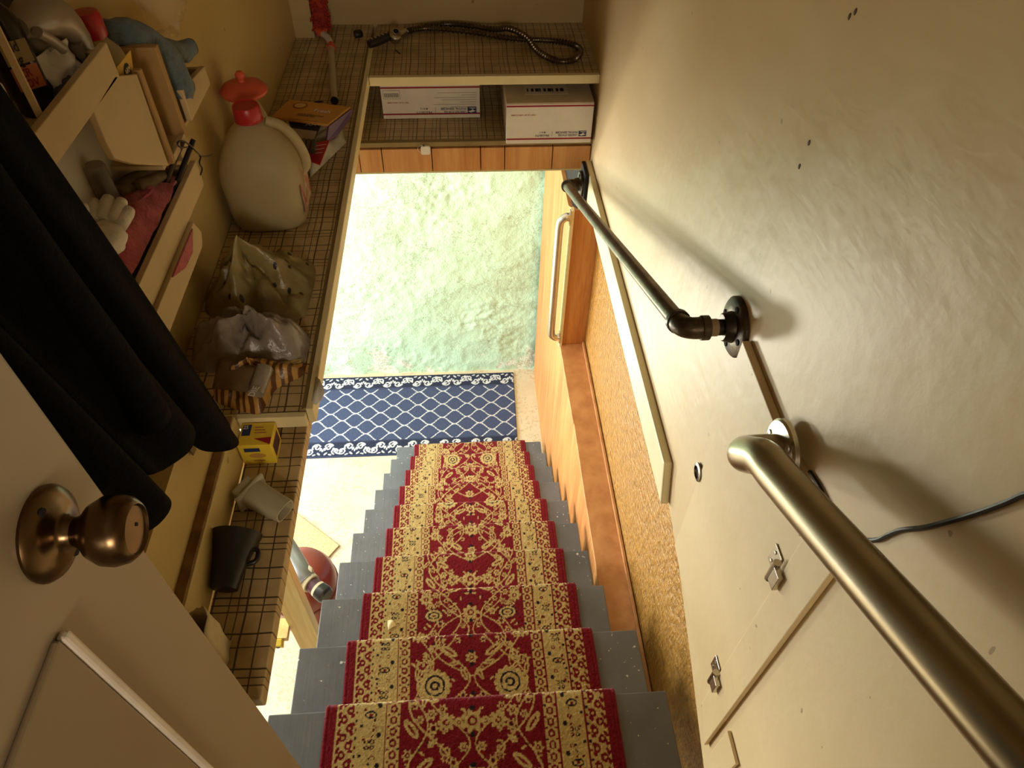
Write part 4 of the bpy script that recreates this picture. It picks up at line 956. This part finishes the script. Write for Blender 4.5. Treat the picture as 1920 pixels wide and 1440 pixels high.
# ---- things in the pockets
zp = 3.1965
t = thing('peroxide_bottle', 'translucent bottle with a red cap behind the top tray end', 'bottle', (-.41, .858, zp))
obj('bottle_body', MB().lathe([(.022, 0), (.025, .003), (.025, .110), (.022, .122), (.013, .134), (.011, .142)], (-.4135, .8625, zp), n=30), M_JUG, t, smooth='auto')
obj('cap', MB().lathe([(.0140, .138), (.0150, .140), (.0150, .162), (.0130, .165), (0, .166)], (-.4135, .8625, zp), n=28), M_REDCAP, t, smooth='auto')
t = thing('yellow_card', 'yellow card with a dark round logo sticking out of the front pocket', 'card', (-.385, .79, zp))
ctop = 3.345
XC = -.3742
obj('card', MB().slab([PX(a_, b_, XC) for a_, b_ in ((216, 165), (249, 165), (251, 138), (245, 94), (220, 126))], (-.0012, 0, 0)), pm('yellow_card_print', (214, 172, 66), .5, .05), t)
lc = PX(240, 137, XC)
obj('logo_disc', MB().lathe([(.0105, 0), (0, .0003)], (XC+.0003, lc.y, lc.z), (1, 0, 0), 26), M_INK, t)
text('logo_lettering', 'ARM', .008, (XC+.0008, lc.y-.0088, lc.z+.001), (0, 1, 0), (0, 0, 1), pm('print_cream', (226, 206, 150), .5), t)
t = thing('blue_cloth', 'slate blue cloth hanging out of the far bin of the organiser', 'cloth', (-.40, .97, zp))
def cloth_blob(pts, rad, seed, seg=14):
    mb = MB(); sp_ = smooth_path(pts, 5); n = len(sp_); rs = [rad[0]+(rad[1]-rad[0])*k/(n-1) for k in range(n)]
    mb.tube(sp_, rs, seg); mb.v = [tuple(Vector(v)+Vector((noise.noise(Vector(v)*60+Vector((seed, 0, 0))), noise.noise(Vector(v)*60+Vector((0, seed, 0))), noise.noise(Vector(v)*60+Vector((0, 0, seed)))))*.004) for v in mb.v]; return mb
M_BLUEC = pm('slate_blue_terry', (92, 106, 112), .95, .2, 90, .7, 240, sheen=.3)
obj('cloth', cloth_blob([(-.425, .905, 3.318), (-.405, .925, 3.312), (-.388, .950, 3.285), (-.380, .960, 3.245), (-.384, .955, 3.225)], (.017, .024), 2), M_BLUEC, t, smooth=True)
obj('cloth_fold', cloth_blob([(-.400, .945, 3.290), (-.392, .985, 3.270), (-.385, 1.022, 3.252), (-.377, 1.046, 3.250)], (.019, .011), 5), M_BLUEC, t, smooth=True)
t = thing('clear_bag', 'crumpled clear plastic bag behind the blue cloth on the yellow wall', 'bag', (-.42, 1.0, zp))
def ball(c, r, seed, n=20, m=14, amp=.25, sx=1, sy=1, sz=1):
    rows = []; c = Vector(c)
    for i in range(m+1):
        row = []; th = math.pi*i/m
        for j in range(n):
            d_ = Vector((math.sin(th)*math.cos(2*math.pi*j/n), math.sin(th)*math.sin(2*math.pi*j/n), math.cos(th)))
            k = r*(1+amp*noise.fractal(d_*2.2+Vector((seed, seed, 0)), 1, 2, 3)); row.append(c+Vector((d_.x*sx, d_.y*sy, d_.z*sz))*k)
        row.append(row[0]); rows.append(row)
    return MB().grid(rows)
mbag = hdpe('clear_poly', (250, 245, 232), .22, .12)
obj('bag', ball((-.4135, 1.095, 3.305), .046, 3, sx=.55, sy=1.25, sz=1.2, amp=.3, n=32, m=22), mbag, t, smooth=True)
# ---- things in the lower tray
zt3 = 3.1245
t = thing('pink_cloth', 'pink terry cloth folded in the lower tray of the organiser', 'cloth', (-.405, .74, zt3))
M_PINK = pm('pink_terry', (196, 88, 104), .95, .16, 60, .6, 260, sheen=.3, c2=(150, 56, 58))
def drape(corners, zf, n=26, amp=.006, seed=1):
    a, b, c, d = [Vector(p) for p in corners]; rows = []
    for i in range(n+1):
        row = []
        for j in range(n+1):
            u, v = i/n, j/n; p = (a*(1-u)+b*u)*(1-v)+(d*(1-u)+c*u)*v
            p.z += zf(u, v)+amp*noise.fractal(Vector((p.x*45+seed, p.y*45, seed)), 1, 2, 3); row.append(p)
        rows.append(row)
    return MB().grid(rows)
obj('cloth', drape([(-.376, .60, zt3+.034), (-.374, .862, zt3+.034), (-.434, .850, zt3+.028), (-.434, .60, zt3+.028)], lambda u, v: .030*math.sin(math.pi*u)*math.sin(math.pi*min(1, v*1.1))), M_PINK, t, solid=.003, smooth=True)
obj('folded_corner', drape([(-.402, .690, zt3+.052), (-.388, .800, zt3+.050), (-.425, .800, zt3+.046), (-.432, .720, zt3+.052)], lambda u, v: .006*math.sin(3*u)), pm('pink_light_terry', (206, 104, 128), .95, .1, 60, .6, 260), t, solid=.003, smooth=True)
obj('lower_edge', MB().slab([(XF+.0065, .70, 3.117), (XF+.0065, .80, 3.117), (XF+.0065, .775, 3.098), (XF+.0065, .74, 3.100)], (.002, 0, 0)), M_PINK, t)
t = thing('white_glove', 'white knitted work glove lying on the pink cloth in the lower tray', 'glove', (-.41, .70, zt3+.05))
M_GLOVE = pm('white_knit', (240, 234, 228), .95, .08, 60, .5, 200)
obj('palm', ball((-.400, .672, zt3+.068), .026, 8, sx=.9, sy=1.2, sz=.62, amp=.12), M_GLOVE, t, smooth=True)
for k, (dx, dy, dz, L) in enumerate(((-.016, .018, .016, .030), (-.004, .026, .014, .036), (.008, .028, .008, .036), (.016, .020, .000, .030))):
    p = Vector((-.400+dx*.8, .685+dy*.35, zt3+.072+dz*.5)); e = p+Vector((dx*.3, L, .004+dz*.3))
    obj('finger', MB().tube([p, p.lerp(e, .35), p.lerp(e, .7), p.lerp(e, .92), e], [.0078, .0080, .0078, .0062, .0022], 12), M_GLOVE, t, smooth=True)
obj('thumb', MB().tube([(-.412, .664, zt3+.076), (-.419, .678, zt3+.090), (-.416, .692, zt3+.097), (-.414, .697, zt3+.098)], [.0085, .0085, .007, .0025], 12), M_GLOVE, t, smooth=True)
t = thing('pump_bottle', 'small black bottle with a clear cap standing in the lower tray', 'bottle', (-.42, .775, zt3))
c = Vector((-.4265, .768, zt3))
obj('bottle_body', MB().lathe([(.014, 0), (.0155, .003), (.0155, .052), (.012, .060)], c, n=24), M_BLK, t, smooth='auto')
obj('pump', MB().lathe([(.006, .058), (.0055, .084), (.007, .085), (.007, .092)], c, n=16), M_BLK, t, smooth='auto')
obj('clear_cap', MB().lathe([(.0128, .056), (.0118, .102), (.0105, .105), (0, .1055)], c, n=26), hdpe('clear_cap_plastic', (214, 206, 196), .28, .1), t, smooth='auto')
t = tag(obj('bottle_stopper', MB().lathe([(.0075, 0), (.0085, .002), (.0085, .012), (.0065, .014), (0, .0145)], (-.4355, .742, zt3+.056), (.3, -.3, 1), 20), M_WHITE, smooth='auto'), 'small white bottle stopper beside the clear pump cap', 'stopper')
t = thing('olive_glove', 'olive brown leather glove crumpled between pink cloth and tray back', 'glove', (-.42, .82, zt3))
M_OLIVE = pm('olive_leather', (120, 104, 72), .75, .2, 40, .3, 90)
obj('cuff', cloth_blob([(-.425, .785, zt3+.050), (-.418, .815, zt3+.050), (-.408, .838, zt3+.046), (-.400, .862, zt3+.044)], (.014, .010), 7), M_OLIVE, t, smooth=True)
obj('finger_fold', cloth_blob([(-.405, .800, zt3+.052), (-.396, .825, zt3+.048), (-.390, .848, zt3+.044)], (.009, .007), 9), M_OLIVE, t, smooth=True)
t = thing('tongs', 'dark metal tongs standing in the lower tray with a twist of black wire', 'tongs', (-.385, .87, zt3))
a, b = Vector((-.384, .862, zt3+.002)), Vector((-.362, .915, 3.196))
a = PX(320, 372, -.384); b = PX(363, 262, -.352)
obj('arm', MB().tube([a, a.lerp(b, .5), b], [.0030, .0036, .0034], 10), pm('dark_steel', (46, 38, 34), .35, .1, metal=.7), t, smooth='auto')
o2 = Vector((-.006, -.004, .004))
obj('arm', MB().tube([a+o2*1.2, a.lerp(b, .45)+o2*1.6, b+o2*1.4-(b-a)*.06], [.0030, .0034, .0028], 10), pm('brown_steel', (74, 56, 42), .35, .1, metal=.6), t, smooth='auto')
w_ = [PX(p, q, -.352) for p, q in ((352, 276), (338, 276), (333, 268), (342, 264), (356, 272), (368, 284), (376, 293), (374, 305), (379, 316), (376, 328))]
obj('wire_twist', MB().tube(smooth_path(w_, 5), .0011, 6), M_BLK, t, smooth=True)
w_ = [PX(p, q, -.352) for p, q in ((374, 293), (388, 293), (398, 290))]
obj('wire_twist', MB().tube(smooth_path(w_, 5), .0010, 6), M_BLK, t, smooth=True)

# ================================================================== COAT AND DOOR
def coat():
    """coat panel: top gathered at the hook, ragged hem traced at its real distance from the wall"""
    H = [(431, 796), (433, 822), (418, 840), (400, 843), (376, 824), (356, 798), (338, 770), (337, 800), (333, 848), (318, 878), (300, 887), (287, 880), (292, 915), (300, 945), (295, 982), (280, 995), (262, 975), (240, 960), (205, 950), (150, 930)]
    hem = [PX(a, b, -.314) for a, b in H]; m = 46; rows = []
    cols = smooth_path(hem, 8); n = len(cols)
    for j in range(m+1):
        v = j/m; row = []
        for i, h in enumerate(cols):
            u = i/(n-1); top = Vector((-.318, .372-.20*u, 3.95))
            z = top.z+(h.z-top.z)*v; y = top.y+(h.y-top.y)*v
            sp = min(1, v*1.4)
            fold = math.sin(u*math.pi*6.3+.5*math.sin(v*3))*.6+math.sin(u*math.pi*14+1.3+v*2)*.25
            x = -.317+(.003+.017*sp)*fold-.02*max(0, u-.5)*sp
            row.append((max(min(x, -.290), -.343), y, z))
        rows.append(row)
    return MB().grid(rows)
M_COAT = pm('black_wool', (15, 15, 20), .9, .2, 60, .4, 200, spec=.1)
ct = thing('coat', 'black coat hanging in folds on the left between door and organiser', 'coat', (-.32, .4, 2.97))
obj('coat_body', coat(), M_COAT, ct, solid=.006, smooth=True)
sl = [(-.312, .375, 3.85), (-.310, .40, 3.6), (-.308, .43, 3.35), (-.308, .450, 3.22), (-.308, .455, 3.14)]
obj('sleeve', MB().tube(smooth_path(sl, 6), [.014+.005*k/24 for k in range(25)], 18), M_COAT, ct, smooth=True)
tag(obj('coat_hook', MB().tube(smooth_path([(-.4459, .40, 3.98), (-.40, .40, 3.97), (-.345, .40, 3.93), (-.318, .40, 3.94), (-.312, .40, 3.965)], 5), .005, 12), M_IRON, smooth='auto'), 'iron hook high on the left wall carrying the black coat', 'hook')

XD, YD = -.25, .286
dr = thing('door_1', 'open cream painted door with brass knob at the left edge', 'door', (XD-.018, -.1, 2.114)); dr['kind'] = 'structure'
del dr['category']
obj('leaf', MB().box(XD-.035, XD, -.50, YD, 2.116, 4.15), M_DOOR, dr, bevel=.003)
k0 = PX(95, 1200, XD); k1 = PX(385, 1443, XD)
yp, zp_ = k0.y, k0.z
obj('panel', MB().slab([(XD+.0003, yp, zp_), (XD+.0003, -.38, zp_), (XD+.0003, -.38, 2.3), (XD+.0003, yp, 2.3)], (.0050, 0, 0)), pm('door_panel_paint', (152, 134, 108), .4, .05, 4, .05, 30), dr, bevel=.002)
obj('white_edge', MB().slab([(XD+.0004, yp+.0006, zp_-.002), (XD+.0004, yp+.0085, zp_-.004), (XD+.0004, yp+.0085, 2.3), (XD+.0004, yp+.0006, 2.3)], (.0062, 0, 0)), pm('white_edge_paint', (232, 222, 214), .5, .06, 30), dr, bevel=.0025)  # white strip along the far edge of the panel
M_BRASS = pm('aged_brass', (128, 104, 76), .26, .18, 18, .05, 60, metal=1, c2=(88, 70, 50))
kc = PX(88, 1000, XD)
rs = obj('knob_rose', MB().lathe([(.0285, 0), (.0288, .002), (.027, .005), (.019, .0085), (.012, .0095), (.0095, .012), (.0085, .018)], (XD, kc.y, kc.z), (1, 0, 0), 40), M_BRASS, dr, smooth='auto')
kn = obj('knob', MB().lathe([(.0085, .016), (.0105, .021), (.0165, .026), (.0205, .033), (.0212, .040), (.0195, .047), (.0165, .0505), (.0150, .0512), (.0142, .0500), (.0138, .0495), (0, .0497)], (XD, kc.y, kc.z), (1, 0, 0), 44), M_BRASS, dr, smooth='auto')
obj('lock_button', MB().lathe([(.0012, .0497), (.0012, .0502), (0, .0503)], (XD, kc.y+.0035, kc.z), (1, 0, 0), 10), M_DARK, kn)
for s in (-1, 1): obj('rose_screw', MB().lathe([(.003, 0), (.0026, .0012), (0, .0015)], (XD+.0068, kc.y+s*.0, kc.z+s*.0215), (1, 0, 0), 14), M_DARK, rs)
obj('latch', MB().box(XD-.028, XD-.007, YD+.0002, YD+.003, kc.z-.028, kc.z+.028), M_BRASS, dr)

# ================================================================== STAIR AND BASEMENT THINGS
p = PZ(733, 1175, 1.5495)
def petal():
    rows = []
    for i in range(9):
        r = i/8; row = []
        for j in range(11):
            a = (j/10-.5)*1.3; L = .030*r; row.append((p.x-.008+L*math.sin(.5+a)*.9, p.y-.012+L*math.cos(.5+a)*1.15, 1.5493+.010*r*(1-r)*2+.004*r*math.cos(a*5)+.0012))
        rows.append(row)
    return MB().grid(rows)
tag(obj('petal', petal(), pm('cream_petal', (238, 224, 176), .5, .08, 60), solid=.0008, smooth=True), 'single cream flower petal lying on the left gold band of the runner', 'petal')
M_RAWPINE = wood('raw_pine', (236, 206, 142), (214, 172, 100), 2.0, 2, .6, 16)
pr, pl = PY(590, 1178, 1.16), PY(538, 1168, 1.16)
tag(obj('wooden_post', MB().box(pl.x, pr.x, 1.16, 1.20, .0, 2.558), M_RAWPINE, bevel=.003), 'bare pine post standing left of the steps below the near shelf', 'post')
q = PY(519, 1207, 1.10)
t = thing('cable_clamp', 'bright yellow plastic block with a round hole beside the pine post', 'clamp', (q.x, 1.11, q.z-.02))
obj('block', MB().obox(q, (.022, 0, 0), (0, .012, .004), (0, -.004, .018)), pm('yellow_plastic', (226, 196, 60), .4, .06), t, bevel=.003)
obj('hole', MB().lathe([(.0085, 0), (0, .0004)], q+Vector((.006, -.0124, .001)), (0, -.95, .3), 18), pm('brown_hole', (96, 60, 20), .7), t)
obj('bracket', MB().box(q.x-.02, pl.x+.001, 1.115, 1.190, q.z-.015, q.z+.012), M_RAWPINE, t)
# red shop vacuum with hose
v = PZ(566, 1090, .30)
sv = thing('shop_vacuum', 'red drum vacuum with grey hose and black nozzle on the basement floor', 'vacuum', (v.x, v.y, 0))
obj('drum', MB().lathe([(.15, .002), (.165, .02), (.175, .25), (.172, .33), (.150, .385), (.10, .42), (.04, .432), (0, .433)], (v.x, v.y, 0), n=40), pm('red_drum', (132, 48, 36), .3, .15, 10), sv, smooth='auto')
obj('rim_band', MB().lathe([(.177, .245), (.180, .25), (.180, .265), (.177, .27)], (v.x, v.y, 0), n=40), pm('dark_red_band', (110, 38, 30), .35), sv, smooth=True)
hpts = [PZ(500, 985, .75), PZ(525, 1008, .78), PZ(548, 1043, .82), PZ(566, 1075, .86), PZ(578, 1092, .86)]
obj('hose', MB().tube(smooth_path(hpts, 8), .043, 18), pm('grey_hose', (92, 88, 82), .4, .08), sv, smooth='auto')
nz0, nz1 = PZ(578, 1090, .86), PZ(608, 1114, .86)
nd = (nz1-nz0).normalized()
cl = obj('hose_clamp', MB().tube([nz0-nd*.015, nz0+nd*.022], .041, 22), pm('tan_band', (176, 160, 128), .45), sv, bevel=.003, smooth='auto')
obj('clamp_ear', MB().obox(nz0+Vector((.01, .04, .02)), nd*.012, Vector((0, 0, .016)), Vector((0, .012, 0))), pm('tan_band', (176, 160, 128)), cl, bevel=.003)
obj('collar', MB().tube([nz0+nd*.022, nz0+nd*.055], .033, 20), pm('maroon_print', (74, 26, 44)), sv, smooth='auto')
obj('ring', MB().tube([nz0+nd*.055, nz0+nd*.068], .0355, 20), M_KRAFT, sv, smooth='auto')
obj('nozzle', MB().tube([nz0+nd*.068, nz0+nd*.10, nz1+nd*.01, nz1+nd*.018], [.037, .038, .036, .030], 22), M_BLK, sv, smooth='auto')
# board lying on the floor
bq = [PZ(a, b, .012) for a, b in ((551, 958), (636, 1022), (594, 1068), (505, 990))]
mB = pm('speckled_board', (216, 190, 142), .7, .3, 150, c2=(176, 138, 88))
tag(obj('floor_board', MB().slab(bq, (0, 0, -.011)), mB, bevel=.002), 'thin beige speckled board lying on the basement floor left of the steps', 'board')
